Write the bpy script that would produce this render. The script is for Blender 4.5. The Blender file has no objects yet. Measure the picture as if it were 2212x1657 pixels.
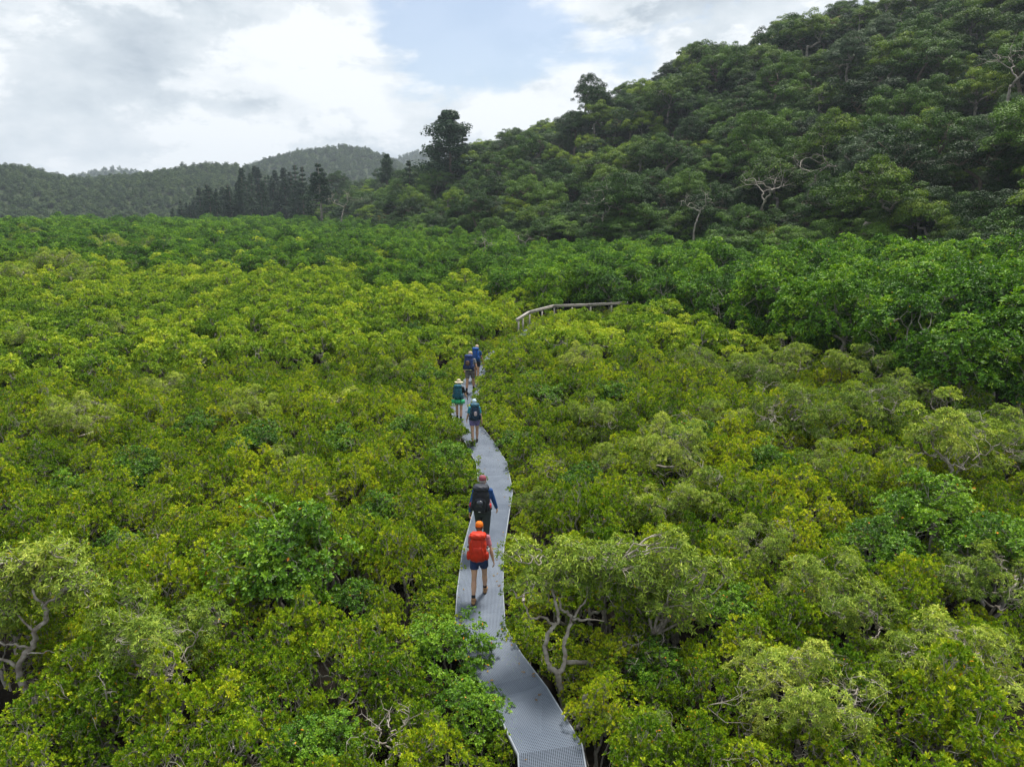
import bpy, math, random
import numpy as np
from mathutils import Vector, Matrix
R = math.radians
SC = bpy.context.scene
COL = SC.collection

# ------------------------------------------------------------------ camera
CAM_H = 8.40
PITCH = 14.0
cd = bpy.data.cameras.new('camera'); cam = bpy.data.objects.new('camera', cd); COL.objects.link(cam)
cam.location = (0, 0, CAM_H); cam.rotation_euler = (R(90 - PITCH), 0, 0)
cd.lens = 24; cd.sensor_width = 36; cd.clip_start = 0.1; cd.clip_end = 12000
SC.camera = cam

# ------------------------------------------------------------------ sky, sun, exposure
SUN_EL, SUN_AZ = 66, 30          # azimuth clockwise from +Y
w = bpy.data.worlds.new('World'); SC.world = w; w.use_nodes = True
nt = w.node_tree; nt.nodes.clear()
def N(tree, t, **k):
    n = tree.nodes.new(t)
    for a, b in k.items(): setattr(n, a, b)
    return n
def pxdir(px, py):
    xc = (px - 1106) / 1474.7; yc = (828.5 - py) / 1474.7; p = R(PITCH)
    v = Vector((xc, math.cos(p) + yc * math.sin(p), -math.sin(p) + yc * math.cos(p)))
    return v.normalized()
def build_world():
    L = nt.links.new
    def M(op, a, b=None, c=None, clamp=False):
        n = N(nt, 'ShaderNodeMath', operation=op, use_clamp=clamp)
        for i, v in enumerate((a, b, c)):
            if v is None: continue
            if isinstance(v, (int, float)): n.inputs[i].default_value = v
            else: L(v, n.inputs[i])
        return n.outputs[0]
    out = N(nt, 'ShaderNodeOutputWorld')
    sky = N(nt, 'ShaderNodeTexSky', sky_type='NISHITA'); sky.sun_disc = False
    sky.sun_elevation = R(SUN_EL); sky.sun_rotation = R(SUN_AZ); sky.altitude = 10; sky.air_density = 1.0; sky.dust_density = 1.5
    bs = N(nt, 'ShaderNodeBackground'); bs.inputs['Strength'].default_value = 0.08; L(sky.outputs[0], bs.inputs[0])
    tc = N(nt, 'ShaderNodeTexCoord'); nrm = N(nt, 'ShaderNodeVectorMath', operation='NORMALIZE'); L(tc.outputs['Generated'], nrm.inputs[0])
    sep = N(nt, 'ShaderNodeSeparateXYZ'); L(nrm.outputs[0], sep.inputs[0])
    cmb = N(nt, 'ShaderNodeCombineXYZ'); L(sep.outputs[0], cmb.inputs[0]); L(sep.outputs[1], cmb.inputs[1]); L(M('MULTIPLY', sep.outputs[2], 2.1), cmb.inputs[2])
    def noise(scale, detail, rough, off, dist=0.0):
        mp = N(nt, 'ShaderNodeMapping'); mp.inputs['Location'].default_value = off; L(cmb.outputs[0], mp.inputs[0])
        n = N(nt, 'ShaderNodeTexNoise'); n.inputs['Scale'].default_value = scale; n.inputs['Detail'].default_value = detail
        n.inputs['Roughness'].default_value = rough; n.inputs['Distortion'].default_value = dist; L(mp.outputs[0], n.inputs['Vector']); return n.outputs[0]
    def blob(px, py, deg, soft):
        d = pxdir(px, py); v = N(nt, 'ShaderNodeVectorMath', operation='DOT_PRODUCT'); L(nrm.outputs[0], v.inputs[0]); v.inputs[1].default_value = d
        a = M('ARCCOSINE', M('MINIMUM', v.outputs['Value'], 1.0))
        mr = N(nt, 'ShaderNodeMapRange', interpolation_type='SMOOTHSTEP'); L(a, mr.inputs[0])
        mr.inputs[1].default_value = R(deg - soft); mr.inputs[2].default_value = R(deg + soft); mr.inputs[3].default_value = 1; mr.inputs[4].default_value = 0
        return mr.outputs[0]
    n1 = noise(4.2, 10, 0.60, (3.1, 1.7, .4), 0.35)    # edges of the gaps
    n2 = noise(2.7, 8, 0.50, (5.3, 4.1, .2), 0.15)      # light and dark cloud
    n3 = noise(9.0, 12, 0.62, (1.3, 9.1, .7), 0.1)      # billows
    hole = M('MAXIMUM', M('MAXIMUM', blob(985, 80, 4.6, 3.6), blob(1130, 15, 6.5, 4.5)), M('MULTIPLY', blob(1300, 40, 6, 5), 0.62))
    hole = M('MAXIMUM', hole, M('MULTIPLY', blob(890, 90, 4, 4), 0.8))
    cov = M('SUBTRACT', M('ADD', M('MULTIPLY', n1, 2.6), -0.42), M('MULTIPLY', hole, 0.80))
    mr = N(nt, 'ShaderNodeMapRange', interpolation_type='SMOOTHSTEP'); L(cov, mr.inputs[0]); mr.inputs[1].default_value = 0.16; mr.inputs[2].default_value = 0.52
    mr.inputs[3].default_value = 0.22; mr.inputs[4].default_value = 1.0
    pf = N(nt, 'ShaderNodeMapRange', interpolation_type='SMOOTHSTEP'); L(M('ADD', M('MULTIPLY', n1, .7), M('MULTIPLY', n3, .3)), pf.inputs[0]); pf.inputs[1].default_value = .485; pf.inputs[2].default_value = .535; pf.inputs[3].default_value = -.16; pf.inputs[4].default_value = .18
    gl = M('MAXIMUM', blob(330, 20, 15, 13), M('MULTIPLY', blob(300, 265, 8, 7), 0.9))
    gl2 = M('MULTIPLY', blob(760, 250, 6, 5), 0.5)
    br = M('ADD', M('MULTIPLY', M('SUBTRACT', n2, 0.5), 2.7), 0.58)
    br = M('ADD', br, M('MULTIPLY', M('SUBTRACT', n3, 0.5), 1.7))
    br = M('ADD', br, pf.outputs[0])
    br = M('SUBTRACT', br, M('MULTIPLY', gl, 0.13)); br = M('SUBTRACT', br, M('MULTIPLY', gl2, 0.3))
    br = M('ADD', br, M('MULTIPLY', blob(850, 170, 5, 5), 0.35)); br = M('ADD', br, M('MULTIPLY', blob(1500, 80, 16, 11), 0.2))
    br = M('ADD', br, M('MULTIPLY', blob(60, 150, 6, 6), 0.30))
    cr = N(nt, 'ShaderNodeValToRGB'); L(br, cr.inputs[0]); e = cr.color_ramp.elements
    e[0].position = 0.0; e[0].color = (0.42, 0.485, 0.555, 1)
    e[1].position = 1.0; e[1].color = (0.86, 0.89, 0.915, 1)
    m = e.new(0.45); m.color = (0.62, 0.68, 0.73, 1)
    bc = N(nt, 'ShaderNodeBackground'); L(cr.outputs[0], bc.inputs[0]); bc.inputs['Strength'].default_value = 0.65
    mx = N(nt, 'ShaderNodeMixShader'); L(mr.outputs[0], mx.inputs[0]); L(bs.outputs[0], mx.inputs[1]); L(bc.outputs[0], mx.inputs[2])
    L(mx.outputs[0], out.inputs[0])
build_world()
sd = bpy.data.lights.new('sun', 'SUN'); sun = bpy.data.objects.new('sun', sd); COL.objects.link(sun)
sd.energy = 3.2; sd.angle = R(12); sd.color = (1.0, 0.955, 0.88)
sv = Vector((math.sin(R(SUN_AZ)) * math.cos(R(SUN_EL)), math.cos(R(SUN_AZ)) * math.cos(R(SUN_EL)), math.sin(R(SUN_EL))))
sun.rotation_euler = (-sv).to_track_quat('-Z', 'Y').to_euler()
SC.view_settings.view_transform = 'Standard'; SC.view_settings.look = 'None'
SC.view_settings.exposure = 0.88; SC.view_settings.gamma = 1.0
cy = SC.cycles
cy.max_bounces = 6; cy.diffuse_bounces = 2; cy.glossy_bounces = 2; cy.transmission_bounces = 3; cy.transparent_max_bounces = 12; cy.volume_bounces = 0
cy.caustics_reflective = False; cy.caustics_refractive = False
cy.use_denoising = True; cy.denoiser = 'OPENIMAGEDENOISE'; cy.denoising_input_passes = 'RGB_ALBEDO_NORMAL'; cy.denoising_prefilter = 'ACCURATE'

# ------------------------------------------------------------------ helpers
DECK_Z = 0.90
def at(px, py, z):
    "point of the photograph (2212 x 1657) on the level z"
    d = pxdir(px, py); t = (z - CAM_H) / d.z
    return Vector((d.x * t, d.y * t, z))
def atr(px, py, r):
    "point of the photograph at ground distance r"
    d = pxdir(px, py); t = r / math.hypot(d.x, d.y)
    return Vector((d.x * t, d.y * t, CAM_H + d.z * t))
def project(p):
    q = Vector(p) - Vector((0, 0, CAM_H)); a = R(PITCH)
    dep = q.y * math.cos(a) - q.z * math.sin(a)
    return (1106 + 1474.7 * q.x / max(dep, .01), 828.5 - 1474.7 * (q.y * math.sin(a) + q.z * math.cos(a)) / max(dep, .01), dep)

def npmesh(name, V, F, mat=None, smooth=False, mats=None, midx=None, tone=None):
    "V (n,3); F list of (m,k) index arrays"
    V = np.asarray(V, dtype=np.float32)
    if not isinstance(F, list): F = [F]
    F = [np.asarray(f, dtype=np.int32) for f in F if len(f)]
    me = bpy.data.meshes.new(name)
    me.vertices.add(len(V)); me.vertices.foreach_set('co', V.ravel())
    loops = np.concatenate([f.ravel() for f in F]); tot = np.concatenate([np.full(len(f), f.shape[1], dtype=np.int32) for f in F])
    me.loops.add(len(loops)); me.loops.foreach_set('vertex_index', loops)
    me.polygons.add(len(tot)); me.polygons.foreach_set('loop_start', np.concatenate([[0], np.cumsum(tot)[:-1]]).astype(np.int32))
    me.polygons.foreach_set('loop_total', tot)
    if smooth: me.polygons.foreach_set('use_smooth', np.ones(len(tot), dtype=bool))
    if midx is not None: me.polygons.foreach_set('material_index', np.asarray(midx, dtype=np.int32))
    for m in (mats or ([mat] if mat else [])): me.materials.append(m)
    if tone is not None: me.attributes.new('tone', 'FLOAT', 'POINT').data.foreach_set('value', np.asarray(tone, np.float32))
    me.update(calc_edges=True)
    return me
def obj(name, me, parent=None, col=None):
    o = bpy.data.objects.new(name, me); (col or COL).objects.link(o)
    if parent is not None: o.parent = parent
    return o
def tag(o, label=None, cat=None, group=None, kind=None):
    if label: o['label'] = label
    if cat: o['category'] = cat
    if group: o['group'] = group
    if kind: o['kind'] = kind
    return o
def empty(name, loc, rz=0, sc=None):
    o = bpy.data.objects.new(name, None); COL.objects.link(o); o.location = loc; o.rotation_euler = (0, 0, rz); o.empty_display_size = .2
    if sc is not None: o.scale = sc if hasattr(sc, '__len__') else (sc, sc, sc)
    return o

# ------------------------------------------------------------------ materials
def principled(name, col, rough=0.7, spec=0.3, metal=0.0):
    m = bpy.data.materials.new(name); m.use_nodes = True; b = m.node_tree.nodes['Principled BSDF']
    b.inputs['Base Color'].default_value = (*col, 1); b.inputs['Roughness'].default_value = rough
    b.inputs['Specular IOR Level'].default_value = spec; b.inputs['Metallic'].default_value = metal
    return m
def noisy(name, c1, c2, scale=8, rough=0.8, spec=0.25, bump=0.0, coord='Object', detail=5, stretch=(1, 1, 1), bscale=None):
    m = principled(name, c1, rough, spec); t = m.node_tree; L = t.links.new; b = t.nodes['Principled BSDF']
    tc = N(t, 'ShaderNodeTexCoord'); mp = N(t, 'ShaderNodeMapping'); mp.inputs['Scale'].default_value = stretch; L(tc.outputs[coord], mp.inputs[0])
    n = N(t, 'ShaderNodeTexNoise'); n.inputs['Scale'].default_value = scale; n.inputs['Detail'].default_value = detail; L(mp.outputs[0], n.inputs['Vector'])
    cr = N(t, 'ShaderNodeValToRGB'); cr.color_ramp.elements[0].position = .32; cr.color_ramp.elements[1].position = .68
    cr.color_ramp.elements[0].color = (*c1, 1); cr.color_ramp.elements[1].color = (*c2, 1); L(n.outputs[0], cr.inputs[0]); L(cr.outputs[0], b.inputs['Base Color'])
    if bump:
        n2 = N(t, 'ShaderNodeTexNoise'); n2.inputs['Scale'].default_value = bscale or scale * 3; n2.inputs['Detail'].default_value = 4; L(mp.outputs[0], n2.inputs['Vector'])
        bp = N(t, 'ShaderNodeBump'); bp.inputs['Strength'].default_value = bump; bp.inputs['Distance'].default_value = .02; L(n2.outputs[0], bp.inputs['Height']); L(bp.outputs[0], b.inputs['Normal'])
    return m
def leafmat(name, stops, odd=None, trans=0.22, rough=0.55, spec=0.16, patch=0.0, patch_scale=0.08, inst=0.45):
    """stops: leaf colours dark..light; each leaf (mesh island) and each plant draws its own place on the ramp."""
    m = bpy.data.materials.new(name); m.use_nodes = True; t = m.node_tree; L = t.links.new; b = t.nodes['Principled BSDF']; out = t.nodes['Material Output']
    g = N(t, 'ShaderNodeNewGeometry'); oi = N(t, 'ShaderNodeObjectInfo')
    def M(op, a, c, clamp=False):
        n = N(t, 'ShaderNodeMath', operation=op, use_clamp=clamp)
        for i, v in enumerate((a, c)):
            if isinstance(v, (int, float)): n.inputs[i].default_value = v
            else: L(v, n.inputs[i])
        return n.outputs[0]
    ta = N(t, 'ShaderNodeAttribute'); ta.attribute_name = 'tone'; rest_ = 1 - inst - patch
    f = M('ADD', M('MULTIPLY', g.outputs['Random Per Island'], rest_ * .4), M('MULTIPLY', oi.outputs['Random'], inst))
    f = M('ADD', f, M('MULTIPLY', ta.outputs['Fac'], rest_ * .6))
    if patch:
        pn = N(t, 'ShaderNodeTexNoise'); pn.inputs['Scale'].default_value = patch_scale; pn.inputs['Detail'].default_value = 3; L(oi.outputs['Location'], pn.inputs['Vector'])
        mr = N(t, 'ShaderNodeMapRange'); mr.inputs[1].default_value = .3; mr.inputs[2].default_value = .7; L(pn.outputs[0], mr.inputs[0])
        f = M('ADD', f, M('MULTIPLY', mr.outputs[0], patch))
    cr = N(t, 'ShaderNodeValToRGB'); el = cr.color_ramp.elements
    k = len(stops)
    el[0].position = 0.24; el[0].color = (*stops[0], 1); el[1].position = 0.80; el[1].color = (*stops[-1], 1)
    for i in range(1, k - 1):
        e = el.new(0.24 + 0.56 * i / (k - 1)); e.color = (*stops[i], 1)
    L(f, cr.inputs[0]); c = cr.outputs[0]
    if odd:
        frac, oc = odd
        mx = N(t, 'ShaderNodeMix', data_type='RGBA'); mx.inputs['B'].default_value = (*oc, 1); L(c, mx.inputs['A'])
        L(M('LESS_THAN', M('FRACT', M('MULTIPLY', g.outputs['Random Per Island'], 37.77), 0), frac), mx.inputs['Factor']); c = mx.outputs['Result']
    L(c, b.inputs['Base Color']); b.inputs['Roughness'].default_value = rough; b.inputs['Specular IOR Level'].default_value = spec
    tr = N(t, 'ShaderNodeBsdfTranslucent')
    hs = N(t, 'ShaderNodeMix', data_type='RGBA', blend_type='MULTIPLY'); hs.inputs['Factor'].default_value = 1; L(c, hs.inputs['A']); hs.inputs['B'].default_value = (1.25, 1.25, .6, 1)
    L(hs.outputs['Result'], tr.inputs[0])
    mx = N(t, 'ShaderNodeMixShader'); mx.inputs[0].default_value = trans; L(b.outputs[0], mx.inputs[1]); L(tr.outputs[0], mx.inputs[2]); L(mx.outputs[0], out.inputs[0])
    return m

MAT = {}
MAT['shrub_leaf'] = leafmat('shrub_leaf', [(.048, .12, .006), (.155, .275, .009), (.35, .455, .016), (.68, .68, .04)], odd=(.008, (.6, .28, .02)), patch=.16, inst=.20, patch_scale=.16)
MAT['pale_leaf'] = leafmat('pale_leaf', [(.09, .16, .022), (.20, .30, .035), (.36, .46, .06), (.56, .60, .12)], odd=(.004, (.5, .38, .04)), inst=.25)
MAT['broad_leaf'] = leafmat('broad_leaf', [(.024, .085, .005), (.065, .165, .007), (.13, .27, .010), (.27, .44, .025)], odd=(.004, (.7, .26, .02)), rough=.42, spec=.25, inst=.15)
MAT['belt_leaf'] = leafmat('belt_leaf', [(.018, .07, .004), (.055, .155, .005), (.13, .29, .008), (.30, .46, .018)], odd=(.003, (.5, .4, .03)), inst=.24, rough=.5, spec=.2)
MAT['far_leaf'] = leafmat('far_leaf', [(.045, .115, .007), (.135, .25, .012), (.29, .41, .020), (.56, .60, .045)], inst=.24, patch=.20, patch_scale=.035)
MAT['hill_leaf'] = leafmat('hill_leaf', [(.008, .029, .004), (.023, .068, .006), (.060, .135, .011), (.15, .265, .026)], inst=.45, trans=.15)
MAT['olive_leaf'] = leafmat('olive_leaf', [(.024, .060, .005), (.060, .125, .008), (.14, .23, .013), (.30, .39, .03)], inst=.3, trans=.18)
MAT['grey_leaf'] = leafmat('grey_leaf', [(.055, .095, .045), (.08, .13, .06), (.11, .17, .075), (.14, .20, .09)], inst=.4, trans=.2)
MAT['rust_leaf'] = leafmat('rust_leaf', [(.09, .085, .018), (.16, .12, .02), (.22, .16, .03), (.20, .19, .04)], inst=.2, trans=.2)
MAT['pine_leaf'] = leafmat('pine_leaf', [(.014, .040, .014), (.026, .062, .022), (.042, .09, .03), (.065, .125, .042)], inst=.4, trans=.1)
MAT['far_hill_leaf'] = leafmat('far_hill_leaf', [(.025, .055, .016), (.045, .085, .024), (.075, .125, .034), (.13, .18, .06)], inst=.35, trans=.15)
MAT['grey_bark'] = noisy('grey_bark', (.20, .18, .155), (.40, .37, .33), 18, .85, .2)
MAT['pale_bark'] = noisy('pale_bark', (.17, .14, .115), (.42, .385, .34), 9, .8, .2, bump=.4)
MAT['brown_bark'] = noisy('brown_bark', (.08, .06, .045), (.22, .18, .14), 5, .9, .15)
MAT['white_bark'] = noisy('white_bark', (.15, .13, .11), (.38, .345, .30), 3, .85, .2)
MAT['mud'] = noisy('mud', (.006, .005, .004), (.018, .015, .011), .9, .95, .06, bump=.5, bscale=6)
MAT['hill_soil'] = noisy('hill_soil', (.012, .016, .008), (.03, .035, .015), .2, .95, .1)
MAT['far_soil'] = noisy('far_soil', (.03, .045, .02), (.05, .065, .03), .05, .95, .1)

# ------------------------------------------------------------------ leaf and branch builders
def frames(A):
    A = A / np.maximum(np.linalg.norm(A, axis=1, keepdims=True), 1e-6)
    ref = np.where(np.abs(A[:, 2:3]) < .9, np.array([[0, 0, 1.]]), np.array([[1., 0, 0]]))
    U = np.cross(ref, A); U /= np.maximum(np.linalg.norm(U, axis=1, keepdims=True), 1e-6)
    return A, U, np.cross(A, U)
def rosettes(rng, C, A, m, Ln, Wd, e0, e1, wide=.62, fold=.25, bend=.25, off=.15):
    """a fan of m leaves round each centre C along axis A; returns verts and faces"""
    n = len(C); A, U, W = frames(np.asarray(A, float)); C = np.repeat(C, m, 0); A = np.repeat(A, m, 0); U = np.repeat(U, m, 0); W = np.repeat(W, m, 0)
    k = n * m; j = np.tile(np.arange(m), n)
    ph = 2 * np.pi * j / m + np.repeat(rng.uniform(0, 6.28, n), m) + rng.normal(0, .3, k)
    el = np.radians(rng.uniform(e0, e1, k)); L = (Ln * rng.uniform(.7, 1.2, k))[:, None]; B = (Wd * rng.uniform(.8, 1.2, k))[:, None] * .5
    rad = np.cos(ph)[:, None] * U + np.sin(ph)[:, None] * W
    D = np.cos(el)[:, None] * rad + np.sin(el)[:, None] * A; Nn = -np.sin(el)[:, None] * rad + np.cos(el)[:, None] * A
    S = np.cross(D, Nn)
    S = S + Nn * rng.normal(0, .35, (k, 1)); S /= np.linalg.norm(S, axis=1, keepdims=True)
    P0 = C + D * L * off
    q = [P0, P0 + D * L * (wide - .3) + S * B * .62 + Nn * B * fold, P0 + D * L * wide + S * B + Nn * (B * fold), P0 + D * L - Nn * L * bend * .5,
         P0 + D * L * wide - S * B + Nn * (B * fold), P0 + D * L * (wide - .3) - S * B * .62 + Nn * B * fold]
    V = np.stack(q, 1).reshape(-1, 3); b = (np.arange(k) * 6)[:, None]
    F = np.concatenate([b + np.array([[0, 3, 2, 1]]), b + np.array([[0, 5, 4, 3]])])
    return V, F
def scraps(rng, C, A, Ln, Wd, tilt=.6):
    "one four-cornered leaf spray at each centre facing roughly along A"
    n = len(C); A = A + rng.normal(0, tilt, (n, 3)); A, U, W = frames(A); ph = rng.uniform(0, 6.28, n)[:, None]
    X = np.cos(ph) * U + np.sin(ph) * W; Y = -np.sin(ph) * U + np.cos(ph) * W
    L = (Ln * rng.uniform(.6, 1.3, n))[:, None] * .5; B = (Wd * rng.uniform(.6, 1.3, n))[:, None] * .5; k = rng.uniform(-.5, .5, (n, 1))
    q = [C - X * L, C + Y * B + X * L * k - A * B * .2, C + X * L, C - Y * B + X * L * k - A * B * .2]
    V = np.stack(q, 1).reshape(-1, 3); F = (np.arange(n) * 4)[:, None] + np.array([[0, 1, 2, 3]])
    return V, F
class Tubes:
    def __init__(s): s.V = []; s.F = []; s.n = 0
    def add(s, P, r, k=5):
        P = np.asarray(P, float); r = np.asarray(r, float); T = np.gradient(P, axis=0) if len(P) > 2 else np.repeat(P[1:2] - P[:1], 2, 0)
        T /= np.maximum(np.linalg.norm(T, axis=1, keepdims=True), 1e-6)
        ref = np.array([.31, .77, .55]); 
        if abs(T[0] @ ref) > .9: ref = np.array([1., 0, 0])
        U = np.cross(T, ref); U /= np.maximum(np.linalg.norm(U, axis=1, keepdims=True), 1e-6); W = np.cross(T, U)
        a = np.arange(k) * 2 * np.pi / k
        V = P[:, None] + r[:, None, None] * (np.cos(a)[None, :, None] * U[:, None] + np.sin(a)[None, :, None] * W[:, None])
        s.V.append(V.reshape(-1, 3)); m = len(P); i = np.arange(m - 1)[:, None] * k + np.arange(k)[None]; j = np.arange(m - 1)[:, None] * k + (np.arange(k)[None] + 1) % k
        f = np.stack([i, j, j + k, i + k], -1).reshape(-1, 4) + s.n; s.F.append(f); s.n += m * k
    def mesh(s, name, mat): return npmesh(name, np.concatenate(s.V), [np.concatenate(s.F)], mat, smooth=True)
def grow(T, rng, start, d, targets, rtip, p=.48, curl=.25, f=(.35, .55), minr=0, kmax=7):
    """branch from start towards all targets, splitting until each has its twig"""
    stack = [(np.asarray(start, float), np.asarray(d, float), targets)]
    while stack:
        s, d, tg = stack.pop(); n = len(tg); c = tg.mean(0)
        if n == 1: e = tg[0]
        else: e = s + (c - s) * rng.uniform(*f)
        ln = np.linalg.norm(e - s)
        if ln < 1e-4: ln = 1e-4
        if n > 1: e = e + rng.normal(0, 1, 3) * ln * curl * .6 * np.array([1, 1, .6])
        r0 = rtip * n ** p
        k = 3 if n <= 3 else 4 if n <= 12 else kmax if n > 60 else 5
        m = 2 if n <= 2 else 4 if n <= 12 else 7
        t = np.linspace(0, 1, m)[:, None]; e_dir = (c - e); le = np.linalg.norm(e_dir); e_dir = e_dir / le if le > 1e-5 else d
        h = (2 * t**3 - 3 * t**2 + 1) * s + (t**3 - 2 * t**2 + t) * d * ln + (-2 * t**3 + 3 * t**2) * e + (t**3 - t**2) * e_dir * ln
        if m > 2: h[1:-1] += rng.normal(0, ln * curl * .10, (m - 2, 3))
        r1 = r0 * .82 if n > 1 else r0 * .5
        if r0 >= minr: T.add(h, np.linspace(r0, r1, m), k)
        if n == 1: continue
        v = h[-1] - h[-2]; v /= max(np.linalg.norm(v), 1e-6)
        kk = 2 if n < 6 or rng.rand() < .6 else 3
        cen = tg[rng.choice(n, kk, replace=False)]
        for _ in range(4):
            lab = np.argmin(((tg[:, None] - cen[None]) ** 2).sum(-1), 1)
            cen = np.array([tg[lab == q].mean(0) if (lab == q).any() else cen[q] for q in range(kk)])
        if len(set(lab)) == 1: lab = np.arange(n) % kk
        for q in range(kk):
            if (lab == q).any():
                g = tg[lab == q]; dd = g.mean(0) - h[-1]; dd /= max(np.linalg.norm(dd), 1e-6); dd = dd * .6 + v * .6
                stack.append((h[-1], dd / np.linalg.norm(dd), g))
def dome(rng, n, rx, rz, z0, lo=-.15, fill=.35, lump=.2):
    "points spread through the outer shell of a lumpy dome"
    v = rng.normal(0, 1, (n * 4, 3)); v /= np.linalg.norm(v, axis=1, keepdims=True); v = v[v[:, 2] > lo][:n]
    ph = np.arctan2(v[:, 1], v[:, 0]); l = 1 + lump * (np.sin(ph * 3 + rng.uniform(0, 6)) * .5 + np.sin(ph * 5 + v[:, 2] * 4 + rng.uniform(0, 6)) * .5)
    r = (1 - fill * rng.rand(len(v)) ** 1.5) * l
    return v * r[:, None] * np.array([rx, rx, rz]) + np.array([0, 0, z0]), v

PROTO = {}
def crown_proto(kind, seed, leaf, bark, H, rx, rz, clumps, tips, rc, m, Ln, Wd, e0, e1, wide=.62, up=.6, rtip=.003, curl=.25, trunk=.3, lo=-.1, stems=1, fill=.4, droop=0, flat=.75, minr=0):
    rng = np.random.RandomState(seed)
    C, D = dome(rng, clumps, rx - rc * .6, rz - rc * .5, H - rz, lo, fill)
    P = []; A = []
    for c, d in zip(C, D):
        q = rng.normal(0, 1, (tips, 3)); q /= np.linalg.norm(q, axis=1, keepdims=True); q[:, 2] = np.abs(q[:, 2]) * 1.0 - .25
        rr = rc * rng.uniform(.7, 1.25) * (1 - .45 * rng.rand(tips) ** 2)[:, None]
        P.append(c + q * rr * np.array([1, 1, flat])); A.append(q * .8 + d * .5 + np.array([0, 0, up]) + rng.normal(0, .25, (tips, 3)))
    P = np.concatenate(P); A = np.concatenate(A); P[:, 2] = np.maximum(P[:, 2], .25)
    V, F = rosettes(rng, P, A, m, Ln, Wd, e0, e1, wide, off=.1, bend=.25 + droop)
    tone = np.repeat(np.clip(np.repeat(rng.rand(len(C)), tips) * .55 + rng.rand(len(P)) * .45, 0, 1), m * 6); leaves = npmesh('crown', V, [F], MAT[leaf], tone=tone)
    T = Tubes()
    st = rng.normal(0, rx * .12, (stems, 3)); st[:, 2] = 0
    if stems == 1: st[:] = 0
    lab = np.argmin(((P[:, None, :2] - (st[None, :, :2] * 4)) ** 2).sum(-1), 1) if stems > 1 else np.zeros(len(P), int)
    for s in range(stems):
        tg = P[lab == s]
        if not len(tg): continue
        top = np.array([st[s, 0] + (tg[:, 0].mean() - st[s, 0]) * trunk * .8, st[s, 1] + (tg[:, 1].mean() - st[s, 1]) * trunk * .8, (H - rz) * trunk + .1])
        top[:2] += rng.normal(0, .12 * H * curl, 2)
        r0 = rtip * len(tg) ** .48
        n = 6; tt = np.linspace(0, 1, n)[:, None]; base = st[s] - np.array([0, 0, .15]); pp = base + (top - base) * tt; pp[1:-1] += rng.normal(0, H * curl * .03, (n - 2, 3))
        T.add(pp, np.linspace(r0 * 1.3, r0, n), 7)
        dd = top - pp[-2]; grow(T, rng, top, dd / np.linalg.norm(dd), tg, rtip, curl=curl, minr=minr)
    wood = T.mesh('stems' if stems > 1 else 'trunk', MAT[bark])
    PROTO.setdefault(kind, []).append((leaves, wood, H, rx)); return leaves, wood
def canopy_proto(kind, seed, leaf, bark, H, rx, rz, clumps, per, rc, size, rtip=.02, curl=.3, lo=-.05, trunk=.75, flat=.6, fill=.45, lean=0., tilt=.5, minr=0., asp=.6):
    rng = np.random.RandomState(seed)
    C, D = dome(rng, clumps, rx - rc * .7, rz - rc * .4, H - rz, lo, fill, .3)
    C[:, 0] += lean * C[:, 2] / H
    P = []; A = []; tn = []
    for c in C:
        r_ = rc * rng.uniform(.6, 1.3); n = int(per * (r_ / rc) ** 1.6)
        q = rng.normal(0, 1, (n, 3)); q /= np.linalg.norm(q, axis=1, keepdims=True); q[:, 2] = np.where(q[:, 2] < -.2, -q[:, 2], q[:, 2])
        lump = 1 + .22 * np.sin(q[:, :1] * 5 + c[0] * 3) * np.cos(q[:, 1:2] * 5 + c[1] * 3)
        P.append(c + q * r_ * lump * (1 - .3 * rng.rand(n, 1) ** 2) * np.array([1, 1, flat])); A.append(q + np.array([0, 0, .45])); tn.append(np.full(n, rng.rand()))
    P = np.concatenate(P); A = np.concatenate(A)
    V, F = scraps(rng, P, A, size, size * asp, tilt); leaves = npmesh('crown', V, [F], MAT[leaf], tone=np.repeat(np.concatenate(tn) * .7 + .3 * rng.rand(len(P)), 4))
    T = Tubes(); top = np.array([rng.normal(0, .5) + lean * .3, rng.normal(0, .5), (H - rz) * trunk]); r0 = rtip * len(C) ** .5 * 1.2
    n = 8; tt = np.linspace(0, 1, n)[:, None]; base = np.array([0, 0, -1.5]); pp = base + (top - base) * tt; pp[2:-1] += rng.normal(0, H * curl * .02, (n - 3, 3))
    T.add(pp, np.linspace(r0 * 1.5, r0, n), 8); sub = []
    for c in C:
        for _ in range(3): sub.append(c + rng.normal(0, rc * .45, 3) * np.array([1, 1, .5]))
    grow(T, rng, top, np.array([0, 0, 1.]), np.array(sub), rtip * .75, curl=curl, minr=minr)
    wood = T.mesh('trunk', MAT[bark]); PROTO.setdefault(kind, []).append((leaves, wood, H, rx))
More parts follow.
